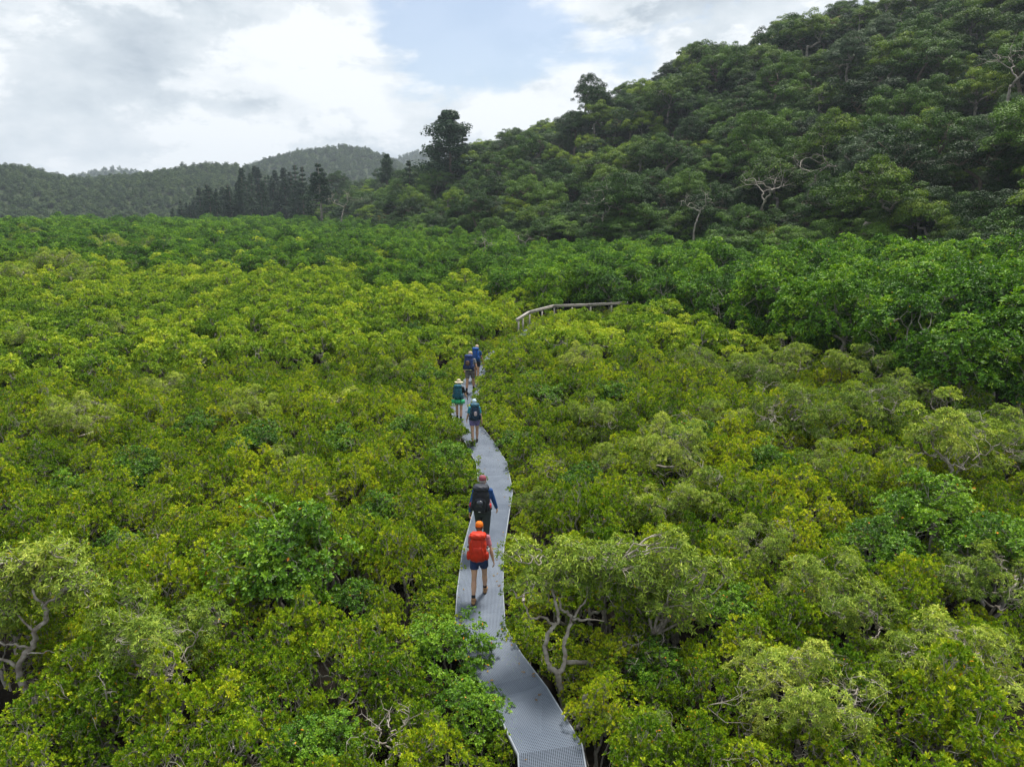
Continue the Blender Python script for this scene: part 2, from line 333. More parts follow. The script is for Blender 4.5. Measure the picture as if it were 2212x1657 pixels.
def pine_proto(seed, H, R0, col='pine_leaf', open_=0.0, bark='brown_bark', layers=15, kind=None, tuft=1.0):
    rng = np.random.RandomState(seed); T = Tubes(); T.add([[0, 0, -2], [0, 0, H * .5], [rng.normal(0, .2), 0, H]], [.032 * H * .5, .02 * H * .5, .004 * H], 8)
    P = []; A = []
    z = H * (.18 + open_ * .2)
    while z < H * .99:
        u = (z / H); rad = R0 * (min(1, (1 - u) * 1.7 + .03) * rng.uniform(.7, 1.15)); nb = rng.randint(4, 7); a0 = rng.uniform(0, 6.28)
        for b in range(nb):
            if rng.rand() < .12 + open_ * .25: continue
            a = a0 + 6.28 * b / nb + rng.normal(0, .25); rr = rad * rng.uniform(.6, 1.15); e = np.array([math.cos(a) * rr, math.sin(a) * rr, z + rr * rng.uniform(.05, .38)]); s = np.array([0, 0, z])
            mid = (s + e) / 2 + np.array([0, 0, -.06 * rr]); T.add([s, mid, e], [.035 * H / 25 * 2, .05, .03], 4)
            for q in np.linspace(.35 + open_ * .35, 1, 6):
                c = s + (mid - s) * min(1, q * 2) if q < .5 else mid + (e - mid) * (q * 2 - 1)
                k = int(20 * tuft ** 2); v = rng.normal(0, 1, (k, 3)); v /= np.linalg.norm(v, axis=1, keepdims=True); sz = (.45 + .35 * q) * R0 / 4.5 * tuft
                P.append(c + v * sz * np.array([1, 1, .85]) * (.55 + .45 * min(1, rad / R0 * 1.6))); A.append(v + [0, 0, .4])
        z += H / layers * rng.uniform(.45, 1.0)
    P = np.concatenate(P); A = np.concatenate(A); V, F = scraps(rng, P, A, .55 * R0 / 4.5, .22 * R0 / 4.5, .5)
    PROTO.setdefault(kind or ('pine_open' if open_ > .5 else 'pine'), []).append((npmesh('crown', V, [F], MAT[col]), T.mesh('trunk', MAT[bark]), H, R0))
def bare_proto(seed, H, rx, n=40, bark='white_bark', rtip=.019, curl=.7, lean=0.):
    rng = np.random.RandomState(seed); C, _ = dome(rng, n, rx, H * .35, H * .65, -.3, .5, .3); C[:, 0] += lean; T = Tubes()
    top = np.array([lean * .3, 0, H * .35]); T.add([[0, 0, -1], [rng.normal(0, .1), 0, H * .2], top], [rtip * n ** .5 * 1.3, rtip * n ** .5 * 1.1, rtip * n ** .5], 7)
    grow(T, rng, top, np.array([0, 0, 1.]), C, rtip, curl=curl); PROTO.setdefault('bare', []).append((None, T.mesh('limbs', MAT[bark]), H, rx))
def build_protos():
    for i in range(7):   # low yellow-green shrubs
        crown_proto('shrub', 10 + i, 'shrub_leaf', 'grey_bark', 2.0, 1.05, .98, 44, 17, .24, 9, .074, .033, 25, 78, up=1.3, rtip=.0030, curl=.38, trunk=.25, lo=-.2, stems=4, fill=.6, flat=.9)
    for i in range(4):   # pale narrow-leaved trees
        crown_proto('pale', 30 + i, 'pale_leaf', 'pale_bark', 3.3, 1.6, 1.35, 36, 36, .34, 9, .085, .023, -20, 60, wide=.5, up=.6, rtip=.0021, curl=.9, trunk=.3, lo=-.3, stems=2, fill=.7, droop=.3, flat=.9)
    for i in range(3):   # darker broad-leaved bushes
        crown_proto('broad', 40 + i, 'broad_leaf', 'grey_bark', 2.7, 1.45, 1.3, 56, 21, .32, 8, .088, .042, 5, 60, up=.9, rtip=.0021, curl=.3, trunk=.3, lo=-.3, stems=3, fill=.5)
    for i in range(5):   # tall belt mangroves
        crown_proto('belt', 50 + i, 'belt_leaf', 'grey_bark', 6.4, 2.3, 2.9, 40, 46, .78, 7, .17, .085, 0, 60, up=.8, rtip=.0038, curl=.3, trunk=.35, lo=-.7, stems=2, fill=.35, flat=.95, minr=.007)
    for i in range(4):   # mid-distance mangroves
        crown_proto('mid', 60 + i, 'far_leaf', 'grey_bark', 3.4, 1.8, 1.5, 34, 15, .46, 7, .17, .09, 0, 60, up=.8, rtip=.008, curl=.35, trunk=.4, lo=-.2, stems=1, fill=.4, minr=.01)
    k = 0
    for leaf, bark, n in (('hill_leaf', 'brown_bark', 5), ('olive_leaf', 'white_bark', 3), ('grey_leaf', 'white_bark', 2)):
        for i in range(n):
            rng = random.Random(70 + k)
            lo_ = -.3 if leaf == 'hill_leaf' else -.15
            canopy_proto('hill' if leaf == 'hill_leaf' else leaf[:-5], 70 + k, leaf, bark, rng.uniform(10, 13), rng.uniform(4.2, 5.6), rng.uniform(3.6, 5), 64, 330, .95, .20, rtip=.022, curl=.9, lo=lo_, flat=.72, fill=.5, lean=rng.uniform(-1, 1)); k += 1
    canopy_proto('rust', 90, 'rust_leaf', 'brown_bark', 8, 3.6, 3.6, 46, 190, .9, .3, rtip=.025, curl=.5, lo=-.35, flat=.8)
    for i in range(4):
        canopy_proto('far', 95 + i, 'far_hill_leaf', 'brown_bark', 11, 5.2, 5.5, 26, 130, 1.6, .6, rtip=.03, curl=.4, lo=-.4, flat=.8, minr=.1)
    pine_proto(101, 26, 4.0); pine_proto(102, 23, 3.4); pine_proto(103, 28, 4.4); pine_proto(104, 24, 3.8, layers=12)
    pine_proto(107, 25, 3.2, layers=19); pine_proto(108, 22, 4.6, layers=11, open_=.2)
    pine_proto(105, 27, 5.5, open_=.8, bark='white_bark'); pine_proto(106, 20, 6.0, open_=.6, layers=9)
    pine_proto(131, 20, 6.2, open_=.25, layers=10, kind='pine_big', tuft=1.35)
    for i in range(4): bare_proto(110 + i, 8, 3.0)
    for i in range(2): bare_proto(120 + i, 3.2, 1.1, 110, 'pale_bark', .0055, .7)
build_protos()

def plant(kind, i, name, loc, rz, sc, label, cat, group, leafname='crown', woodname=None):
    lv, wd, H, rx = PROTO[kind][i % len(PROTO[kind])]
    if lv is None:
        o = obj(name, wd); o.location = loc; o.rotation_euler = (0, 0, rz); o.scale = sc; return tag(o, label, cat, group)
    r = empty(name, loc, rz, sc); tag(r, label, cat, group)
    obj(leafname, lv, r); obj(woodname or wd.name.split('.')[0], wd, r); return r

PCOL = {}
def tone_of(me, n1, n2):
    a = np.zeros(n1, np.float32)
    if 'tone' in me.attributes: me.attributes['tone'].data.foreach_get('value', a)
    return np.r_[a, np.zeros(n2)]
def proto_collection(kind):
    "unlinked collection of joined crown + trunk meshes for the uncountable masses"
    if kind in PCOL: return PCOL[kind]
    c = bpy.data.collections.new('source_' + kind)
    for i, (lv, wd, H, rx) in enumerate(PROTO[kind]):
        def arr(me):
            V = np.empty(len(me.vertices) * 3, np.float32); me.vertices.foreach_get('co', V); F = np.empty(len(me.loops), np.int32); me.loops.foreach_get('vertex_index', F); return V.reshape(-1, 3), F.reshape(-1, 4)
        V1, F1 = arr(lv); V2, F2 = arr(wd)
        me = npmesh(kind + '_whole', np.concatenate([V1, V2]), [np.concatenate([F1, F2 + len(V1)])], mats=[lv.materials[0], wd.materials[0]], midx=np.r_[np.zeros(len(F1)), np.ones(len(F2))], tone=tone_of(lv, len(V1), len(V2)))
        o = bpy.data.objects.new('%s_%02d' % (kind, i), me); c.objects.link(o)
    PCOL[kind] = c; return c
def mass(name, label, cat, kind, pts, rots, scs, pick):
    me = bpy.data.meshes.new(name); me.vertices.add(len(pts)); me.vertices.foreach_set('co', np.asarray(pts, np.float32).ravel())
    a = me.attributes.new('rz', 'FLOAT', 'POINT'); a.data.foreach_set('value', np.asarray(rots, np.float32))
    a = me.attributes.new('sc', 'FLOAT_VECTOR', 'POINT'); a.data.foreach_set('vector', np.asarray(scs, np.float32).ravel())
    a = me.attributes.new('pick', 'INT', 'POINT'); a.data.foreach_set('value', np.asarray(pick, np.int32))
    o = obj(name, me); tag(o, label, cat, kind='stuff')
    g = bpy.data.node_groups.new(name, 'GeometryNodeTree'); g.interface.new_socket('Geometry', in_out='INPUT', socket_type='NodeSocketGeometry'); g.interface.new_socket('Geometry', in_out='OUTPUT', socket_type='NodeSocketGeometry')
    L = g.links.new; gi = N(g, 'NodeGroupInput'); go = N(g, 'NodeGroupOutput'); m2p = N(g, 'GeometryNodeMeshToPoints'); ip = N(g, 'GeometryNodeInstanceOnPoints')
    ci = N(g, 'GeometryNodeCollectionInfo'); ci.inputs['Collection'].default_value = proto_collection(kind); ci.inputs['Separate Children'].default_value = True; ci.inputs['Reset Children'].default_value = True
    def at_(n, t): q = N(g, 'GeometryNodeInputNamedAttribute', data_type=t); q.inputs['Name'].default_value = n; return q.outputs['Attribute']
    cx = N(g, 'ShaderNodeCombineXYZ'); L(at_('rz', 'FLOAT'), cx.inputs[2]); e2r = N(g, 'FunctionNodeEulerToRotation'); L(cx.outputs[0], e2r.inputs[0])
    L(gi.outputs[0], m2p.inputs[0]); L(m2p.outputs[0], ip.inputs['Points']); L(ci.outputs[0], ip.inputs['Instance']); ip.inputs['Pick Instance'].default_value = True
    L(at_('pick', 'INT'), ip.inputs['Instance Index']); L(e2r.outputs[0], ip.inputs['Rotation']); L(at_('sc', 'FLOAT_VECTOR'), ip.inputs['Scale']); L(ip.outputs[0], go.inputs[0])
    md = o.modifiers.new('plants', 'NODES'); md.node_group = g; return o

# ------------------------------------------------------------------ terrain
def lerp_tab(tab, x): 
    xs = [t[0] for t in tab]; return np.interp(x, xs, [t[1] for t in tab])
def px_az(px): d = pxdir(px, 460); return math.atan2(d.x, d.y)
FOOT = [(px_az(a), b) for a, b in ((-700, 600), (500, 420), (560, 330), (640, 265), (740, 195), (860, 155), (1060, 122), (1300, 100), (1600, 84), (1900, 70), (2212, 60), (3000, 50))]
RIDGE = []
for px, py, r in ((500, 462, 380), (640, 430, 330), (740, 400, 300), (830, 372, 275), (900, 358, 250), (960, 345, 235), (1040, 308, 222), (1110, 282, 212), (1200, 262, 205), (1300, 212, 198), (1440, 150, 192), (1500, 112, 190), (1600, 92, 188), (1690, 55, 184), (1780, 22, 180), (2000, -25, 178), (2212, -75, 176), (2600, -160, 170), (3200, -260, 160)):
    q = atr(px, py, r); RIDGE.append((math.atan2(q.x, q.y), r, max(q.z - (6.3 if px > 1000 else 8.0 if px > 700 else 10), .5)))
BELT = []
for px, py in ((-700, 600), (0, 596), (400, 600), (750, 606), (1000, 640), (1150, 655), (1350, 672), (1500, 695), (1700, 748), (1850, 800), (2212, 885), (2900, 1000)):
    q = at(px, py, 1.9); BELT.append((math.atan2(q.x, q.y), math.hypot(q.x, q.y)))
def vnoise(x, y, s, seed=0):
    "smooth value noise"
    x = np.asarray(x, float) / s + seed * 17.3; y = np.asarray(y, float) / s - seed * 9.1
    return (np.sin(x * 1.7 + np.sin(y * 1.3) * 1.4) + np.sin(y * 1.9 + np.sin(x * 1.1 + 2) * 1.6) + np.sin((x + y) * 1.2 + 1.3)) / 3
def hill_z(x, y):
    az = np.arctan2(x, y); r = np.hypot(x, y)
    rf = lerp_tab(FOOT, az); rr = lerp_tab([(a, b) for a, b, c in RIDGE], az); zr = lerp_tab([(a, c) for a, b, c in RIDGE], az)
    t = (r - rf) / np.maximum(rr - rf, 20)
    s = np.clip(t, 0, 1); z = zr * (s ** 1.12 * .65 + (s * s * (3 - 2 * s)) * .35)
    z = np.where(t > 1, zr - (r - rr) * .30 * np.minimum(1, (t - 1) * 3), z)
    n = vnoise(x, y, 16, 1) * 2.6 + vnoise(x, y, 7, 2) * .8
    z = z + n * np.clip(t * 3, 0, 1) * np.clip((1.02 - t) * 5, .15, 1)
    return np.where(t < 0, -2.0 + 0 * z, z - .3)
def polar_mesh(name, fn, az0, az1, na, r0, r1, nr, mat):
    A = np.linspace(az0, az1, na); Rr = np.linspace(r0, r1, nr); a, r = np.meshgrid(A, Rr); x = r * np.sin(a); y = r * np.cos(a); z = fn(x, y)
    V = np.stack([x, y, z], -1).reshape(-1, 3); i = (np.arange(nr - 1)[:, None] * na + np.arange(na - 1)[None]).ravel()
    F = np.stack([i, i + 1, i + na + 1, i + na], -1)
    o = obj(name, npmesh(name, V, [F], mat, smooth=True)); tag(o, kind='structure'); return o
g = npmesh('ground', [[-5000, -3000, 0], [5000, -3000, 0], [5000, 7000, 0], [-5000, 7000, 0]], [[[0, 1, 2, 3]]], MAT['mud'])
tag(obj('ground', g), kind='structure')
polar_mesh('hill', hill_z, px_az(480), px_az(2900), 140, 50, 420, 120, MAT['hill_soil'])
FAR = []
def far_hill(name, sky, rr, rf, drop, tree, noise, seed):
    tab = []
    for px, py in sky:
        q = atr(px, py, rr); tab.append((math.atan2(q.x, q.y), max(q.z - tree, -1)))
    def fn(x, y):
        az = np.arctan2(x, y); r = np.hypot(x, y); zr = lerp_tab(tab, az); t = (r - rf) / (rr - rf); s = np.clip(t, 0, 1)
        z = zr * (s * s * (3 - 2 * s) * .6 + s * .4); z = np.where(t > 1, zr - (r - rr) * drop, z)
        z = z + (vnoise(x, y, noise, seed) * noise * .10 + vnoise(x, y, noise * .35, seed + 1) * noise * .04) * np.clip(t * 2, 0, 1) * np.clip((1.05 - t) * 3, .08, 1)
        return np.where(t < 0, -3, z)
    az0, az1 = px_az(sky[0][0]), px_az(sky[-1][0])
    polar_mesh(name, fn, az0, az1, 110, rf - 20, rr + 250, 60, MAT['far_soil']); FAR.append((fn, az0, az1, rf, rr))
far_hill('far_hill', [(-500, 330), (-200, 340), (0, 352), (60, 352), (110, 368), (180, 378), (235, 372), (280, 372), (330, 362), (400, 349), (460, 343), (520, 350), (580, 372), (640, 400), (760, 440), (860, 462)], 620, 430, .25, 5, 80, 3)
far_hill('far_hill', [(300, 440), (440, 400), (520, 360), (560, 346), (600, 332), (660, 319), (740, 312), (785, 318), (820, 333), (860, 350), (930, 385), (1000, 420), (1150, 460)], 900, 620, .3, 5, 110, 5)
far_hill('far_hill', [(60, 420), (130, 385), (190, 368), (240, 361), (285, 366), (340, 385), (420, 420)], 1500, 1150, .3, 4, 160, 7)
far_hill('far_hill', [(760, 430), (820, 352), (860, 338), (890, 328), (920, 321), (960, 328), (1000, 345), (1100, 400)], 1500, 1150, .3, 4, 160, 9)

# ------------------------------------------------------------------ boardwalk
def grating(name, pitch, hole, dark=1.0):
    m = bpy.data.materials.new(name); m.use_nodes = True; t = m.node_tree; L = t.links.new; b = t.nodes['Principled BSDF']; out = t.nodes['Material Output']
    uv = N(t, 'ShaderNodeUVMap'); sp = N(t, 'ShaderNodeSeparateXYZ'); L(uv.outputs[0], sp.inputs[0])
    def M(op, a, c=0.0):
        n = N(t, 'ShaderNodeMath', operation=op)
        for i, v in enumerate((a, c)):
            if isinstance(v, (int, float)): n.inputs[i].default_value = v
            else: L(v, n.inputs[i])
        return n.outputs[0]
    hx = M('LESS_THAN', M('ABSOLUTE', M('SUBTRACT', M('FRACT', M('DIVIDE', sp.outputs[0], pitch)), .5)), hole[0] / 2)
    hy = M('LESS_THAN', M('ABSOLUTE', M('SUBTRACT', M('FRACT', M('DIVIDE', sp.outputs[1], pitch)), .5)), hole[1] / 2)
    edge = M('LESS_THAN', M('ABSOLUTE', sp.outputs[0]), .455)
    # solid bar at every panel joint
    seam = M('GREATER_THAN', M('ABSOLUTE', M('SUBTRACT', M('FRACT', M('DIVIDE', sp.outputs[1], 2.4)), .5)), .008)
    jt = M('LESS_THAN', M('ABSOLUTE', M('SUBTRACT', M('FRACT', M('DIVIDE', sp.outputs[1], 2.4)), .5)), .0032)
    h = M('MULTIPLY', M('MULTIPLY', hx, hy), edge)
    tr = N(t, 'ShaderNodeBsdfTransparent'); mx = N(t, 'ShaderNodeMixShader'); L(h, mx.inputs[0]); L(b.outputs[0], mx.inputs[1]); L(tr.outputs[0], mx.inputs[2]); L(mx.outputs[0], out.inputs[0])
    n = N(t, 'ShaderNodeTexNoise'); n.inputs['Scale'].default_value = 1.6; n.inputs['Detail'].default_value = 6; L(uv.outputs[0], n.inputs['Vector'])
    pn = N(t, 'ShaderNodeTexWhiteNoise', noise_dimensions='1D'); L(M('FLOOR', M('DIVIDE', sp.outputs[1], 2.4)), pn.inputs['W'])
    f = M('ADD', M('MULTIPLY', n.outputs[0], .75), M('MULTIPLY', pn.outputs[0], .25))
    cr = N(t, 'ShaderNodeValToRGB'); cr.color_ramp.elements[0].position = .3; cr.color_ramp.elements[1].position = .7
    cr.color_ramp.elements[0].color = (.25 * dark, .30 * dark, .385 * dark, 1); cr.color_ramp.elements[1].color = (.385 * dark, .445 * dark, .545 * dark, 1); L(f, cr.inputs[0]); L(cr.outputs[0], b.inputs['Base Color'])
    b.inputs['Roughness'].default_value = .9; b.inputs['Specular IOR Level'].default_value = .1; return m
MAT['grate'] = grating('grate', .027, (.46, .46), .47); MAT['grate_open'] = grating('grate_open', .027, (.62, .62), .46)
MAT['metal'] = noisy('metal', (.20, .22, .25), (.30, .33, .37), 6, .7, .2)
MAT['old_wood'] = noisy('old_wood', (.26, .235, .215), (.46, .43, .40), 3, .85, .2, stretch=(1, 1, 8), bump=.3)
PATH_PX = [(1240, 2150), (1216, 1880), (1189, 1618), (1124, 1500), (1072, 1425), (1037, 1360), (1037, 1280), (1043, 1190), (1060, 1110), (1071, 1060), (1062, 1000), (1036, 955), (1008, 915), (999, 880), (1014, 840), (1032, 805), (1062, 772), (1104, 745), (1142, 718), (1158, 700), (1192, 690), (1250, 686.5), (1310, 686), (1400, 682), (1500, 676), (1600, 668)]
PATH = np.array([at(a, b, DECK_Z)[:] for a, b in PATH_PX])
HALF = .475
def strip(name, pts, mat, parent, v0=0, z=0, half=HALF, th=.045):
    pts = np.asarray(pts); d = np.gradient(pts[:, :2], axis=0); d /= np.linalg.norm(d, axis=1, keepdims=True); nrm = np.stack([d[:, 1], -d[:, 0]], -1)
    return pts, nrm
def build_boardwalk():
    root = empty('boardwalk', PATH[5]); tag(root, kind='structure'); root.location = (0, 0, 0)
    def deck(pts, mat, v0, start_n=None, end_n=None):
        # widths kept square across each bend with a mitre
        P = pts[:, :2]; n = len(P); seg = P[1:] - P[:-1]; ln = np.linalg.norm(seg, axis=1); sd_ = seg / ln[:, None]; sn = np.stack([sd_[:, 1], -sd_[:, 0]], -1)
        nn = np.zeros((n, 2)); nn[0] = sn[0]; nn[-1] = sn[-1]
        for i in range(1, n - 1): m = sn[i - 1] + sn[i]; m /= np.linalg.norm(m); nn[i] = m / max(.75, m @ sn[i])
        if end_n is not None: nn[-1] = end_n
        if start_n is not None: nn[0] = start_n
        v = v0 + np.r_[0, np.cumsum(ln)]; Lf = P - nn * HALF; Rt = P + nn * HALF
        V = []; 
        for i in range(n): V += [(*Lf[i], DECK_Z), (*Rt[i], DECK_Z)]
        F = [[2 * i, 2 * i + 1, 2 * i + 3, 2 * i + 2] for i in range(n - 1)]
        me = npmesh('grating_deck', V, [F], mat); uv = me.uv_layers.new(name='UVMap'); d = []
        for i in range(n - 1): d += [(-HALF, v[i]), (HALF, v[i]), (HALF, v[i + 1]), (-HALF, v[i + 1])]
        uv.data.foreach_set('uv', np.array(d, np.float32).ravel()); obj('grating_deck', me, root)
        for side in (Lf, Rt):   # side channel
            sgn = 1 if side is Rt else -1; q = side + nn * sgn * .004; V = []; 
            for i in range(n): V += [(*q[i], DECK_Z + .003), (*q[i], DECK_Z - .09), (*(q[i] - nn[i] * sgn * .022), DECK_Z - .09), (*(q[i] - nn[i] * sgn * .022), DECK_Z + .003)]
            F = []
            for i in range(n - 1):
                for k in range(4): F.append([4 * i + k, 4 * i + (k + 1) % 4, 4 * i + 4 + (k + 1) % 4, 4 * i + 4 + k])
            obj('edge_channel', npmesh('edge_channel', V, [F], MAT['metal']), root)
        return v[-1]
    a, b = PATH[2, :2] - PATH[1, :2], PATH[3, :2] - PATH[2, :2]; a /= np.linalg.norm(a); b /= np.linalg.norm(b)
    m = np.array([a[1] + b[1], -a[0] - b[0]]); m /= np.linalg.norm(m); m = m / (m @ np.array([b[1], -b[0]]))
    v = deck(PATH[:3], MAT['grate_open'], 0, None, m); deck(PATH[2:], MAT['grate'], v, m)
    # posts and bearers below
    seg = np.linalg.norm(np.diff(PATH[:, :2], axis=0), axis=1); s = np.r_[0, np.cumsum(seg)]
    for q in np.arange(4.5, s[-1], 2.4):
        c = np.array([np.interp(q, s, PATH[:, 0]), np.interp(q, s, PATH[:, 1])]); c2 = np.array([np.interp(q + .1, s, PATH[:, 0]), np.interp(q + .1, s, PATH[:, 1])]); d = (c2 - c) / np.linalg.norm(c2 - c); n_ = np.array([d[1], -d[0]])
        for sg in (-1, 1):
            p = c + n_ * sg * .38; T = Tubes(); T.add([[*p, -.3], [*p, DECK_Z - .14]], [.045, .045], 8); obj('post', T.mesh('post', MAT['metal']), root)
        a = c - n_ * .44; b = c + n_ * .44; V = []
        for e in (a, b):
            for dx, dz in ((-.04, -.05), (.04, -.05), (.04, -.15), (-.04, -.15)): V.append((*(e + d * dx), DECK_Z + dz))
        F = [[0, 1, 2, 3], [4, 7, 6, 5]] + [[k, k + 4, (k + 1) % 4 + 4, (k + 1) % 4] for k in range(4)]; obj('bearer', npmesh('bearer', V, [F], MAT['metal']), root)
build_boardwalk()
def litter():
    rg = np.random.RandomState(3); seg = np.linalg.norm(np.diff(PATH[:, :2], axis=0), axis=1); q0 = np.r_[0, np.cumsum(seg)]; C = []
    for i in range(150):
        q = rg.uniform(3, 34); c = np.array([np.interp(q, q0, PATH[:, 0]), np.interp(q, q0, PATH[:, 1])]); c2 = np.array([np.interp(q + .2, q0, PATH[:, 0]), np.interp(q + .2, q0, PATH[:, 1])]); d = (c2 - c) / np.linalg.norm(c2 - c)
        C.append([*(c + np.array([d[1], -d[0]]) * np.sign(rg.randn()) * (.44 - abs(rg.normal(0, .16)))), DECK_Z + .012])
    V, F = scraps(rg, np.array(C), np.tile([0, 0, 1.], (len(C), 1)), .06, .03, .12); m = noisy('dead_leaf', (.10, .05, .018), (.32, .20, .05), 3, .8, .1)
    tag(obj('fallen_leaves', npmesh('fallen_leaves', V, [F], m)), 'brown and yellow fallen leaves scattered on the grating', 'leaves', kind='stuff')
litter()
def beam(a, b, w, h, up=(0, 0, 1)):
    a = np.array(a, float); b = np.array(b, float); d = (b - a); d /= np.linalg.norm(d); s = np.cross(d, up); s /= np.linalg.norm(s); u = np.cross(s, d); V = []
    for e in (a, b):
        for x, z in ((-1, 1), (1, 1), (1, -1), (-1, -1)): V.append(e + s * x * w / 2 + u * z * h / 2)
    return V, [[0, 1, 2, 3], [4, 7, 6, 5]] + [[k, k + 4, (k + 1) % 4 + 4, (k + 1) % 4] for k in range(4)]
RAIL = [at(1116, 692, DECK_Z + 1.0), at(1142.5, 675, DECK_Z + 1.0), at(1196, 661, DECK_Z + 1.0), at(1275, 658.5, DECK_Z + 1.0), at(1356, 654, DECK_Z + 1.0)]
def build_rail():
    r = empty('handrail', (RAIL[1].x, RAIL[1].y, DECK_Z)); tag(r, 'weathered grey timber handrail on posts where the boardwalk curves right ahead of the hikers', 'handrail')
    o = Vector(r.location)
    for i in range(len(RAIL) - 1):
        a, b = RAIL[i] - o, RAIL[i + 1] - o; d = (b - a).normalized() * .012
        V, F = beam(a + d + Vector((0, 0, .05)), b - d + Vector((0, 0, .05)), .17, .055); obj('top_rail', npmesh('top_rail', V, [F], MAT['old_wood']), r)
        V, F = beam(a + d + Vector((0, 0, -.055)), b - d + Vector((0, 0, -.055)), .05, .11); obj('side_rail', npmesh('side_rail', V, [F], MAT['old_wood']), r)
    for px, py in ((1119, 690), (1128.5, 684), (1143, 675), (1170, 668), (1196.5, 661), (1235, 660), (1275, 658.5), (1320, 656)):
        p = at(px, py, DECK_Z + 1.0) - o; q = Vector((p.x + .03, p.y - .04, 0)); V, F = beam(q + Vector((0, 0, -.35)), q + Vector((0, 0, .865)), .11, .11, (0, 1, 0)); obj('post', npmesh('post', V, [F], MAT['old_wood']), r)
build_rail()

# ------------------------------------------------------------------ people
class Solid:
    def __init__(s): s.V = []; s.F = []; s.n = 0
    def loft(s, rings, k=14, round_=True):
        "rings: (centre, rx, ry[, X, Y]) ; closed at both ends"
        C = [np.array(r[0], float) for r in rings]; a = np.arange(k) * 2 * np.pi / k; base = s.n; rows = []
        n = len(rings)
        for i, r in enumerate(rings):
            if len(r) > 3: X, Y = np.array(r[3], float), np.array(r[4], float)
            else:
                t = C[min(i + 1, n - 1)] - C[max(i - 1, 0)]; t /= np.linalg.norm(t); ref = np.array([1., 0, 0]) if abs(t[0]) < .85 else np.array([0, 1., 0])
                Y = np.cross(t, ref); Y /= np.linalg.norm(Y); X = np.cross(Y, t)
            rows.append(C[i] + np.cos(a)[:, None] * X * r[1] + np.sin(a)[:, None] * Y * r[2])
        V = np.concatenate(rows)
        e0 = C[0] + (C[0] - C[1]) / max(np.linalg.norm(C[0] - C[1]), 1e-5) * min(rings[0][1], rings[0][2]) * (.5 if round_ else 0); e1 = C[-1] + (C[-1] - C[-2]) / max(np.linalg.norm(C[-1] - C[-2]), 1e-5) * min(rings[-1][1], rings[-1][2]) * (.5 if round_ else 0)
        s.V.append(np.concatenate([V, [e0, e1]]))
        for i in range(n - 1):
            for j in range(k): s.F.append((base + i * k + j, base + i * k + (j + 1) % k, base + (i + 1) * k + (j + 1) % k, base + (i + 1) * k + j))
        for j in range(k):
            s.F.append((base + n * k, base + (j + 1) % k, base + j)); s.F.append((base + n * k + 1, base + (n - 1) * k + j, base + (n - 1) * k + (j + 1) % k))
        s.n += n * k + 2
    def ball(s, c, r, k=12):
        c = np.array(c, float); r = np.array(r, float) * np.ones(3); t = np.linspace(-.46, .46, 7) * np.pi
        s.loft([(c + [0, 0, math.sin(x) * r[2]], math.cos(x) * r[0], math.cos(x) * r[1], (1, 0, 0), (0, 1, 0)) for x in t], k)
    def mesh(s, name, mat, voxel=.007, smooth=2):
        me = bpy.data.meshes.new(name); me.from_pydata(np.concatenate(s.V).tolist(), [], s.F); me.materials.append(mat)
        tmp = bpy.data.objects.new('tmp', me); COL.objects.link(tmp)
        md = tmp.modifiers.new('r', 'REMESH'); md.mode = 'VOXEL'; md.voxel_size = voxel; md.use_smooth_shade = True
        if smooth: m2 = tmp.modifiers.new('s', 'SMOOTH'); m2.iterations = smooth; m2.factor = .5
        dg = bpy.context.evaluated_depsgraph_get(); out = bpy.data.meshes.new_from_object(tmp.evaluated_get(dg)); out.name = name
        bpy.data.objects.remove(tmp); 
        if not out.materials: out.materials.append(mat)
        return out
def rbox(c, dims, p=4.0, n=9, noise=.0, seed=0, taper=0.0, rot=None, mat=None, name='bag'):
    rng = np.random.RandomState(seed); V = []; F = []; idx = {}
    def vid(q):
        k = tuple(np.round(q, 5))
        if k not in idx: idx[k] = len(V); V.append(q)
        return idx[k]
    g = np.linspace(-1, 1, n)
    for ax in range(3):
        for s in (-1, 1):
            for i in range(n - 1):
                for j in range(n - 1):
                    f = []
                    for u, v in ((g[i], g[j]), (g[i + 1], g[j]), (g[i + 1], g[j + 1]), (g[i], g[j + 1])):
                        q = np.zeros(3); q[ax] = s; q[(ax + 1) % 3] = u; q[(ax + 2) % 3] = v; f.append(vid(q))
                    F.append(f if s > 0 else f[::-1])
    V = np.array(V); nrm = (np.abs(V) ** p).sum(1) ** (1 / p); V = V / nrm[:, None]
    if noise: V = V * (1 + noise * (np.sin(V[:, [1]] * 7 + V[:, [2]] * 9 + seed) * np.cos(V[:, [0]] * 8 - V[:, [2]] * 5 + seed)))
    V[:, :2] *= (1 - taper * V[:, 2:3]); V = V * np.array(dims) / 2
    if rot is not None: V = V @ np.array(Matrix.Rotation(rot, 3, 'X')).T
    return npmesh(name, V + np.array(c), [F], mat, smooth=True)
PCM = {}
def cm(name, c, rough=.75, fabric=True):
    if name not in PCM: PCM[name] = noisy(name, tuple(x * .82 for x in c), tuple(min(x * 1.12, 1) for x in c), 14, rough, .25, bump=.25, bscale=40) if fabric else principled(name, c, rough, .4)
    return PCM[name]
SKIN = noisy('skin', (.46, .27, .19), (.55, .33, .235), 8, .55, .35)
SKIN2 = noisy('skin_tan', (.42, .23, .15), (.50, .29, .20), 8, .55, .35)
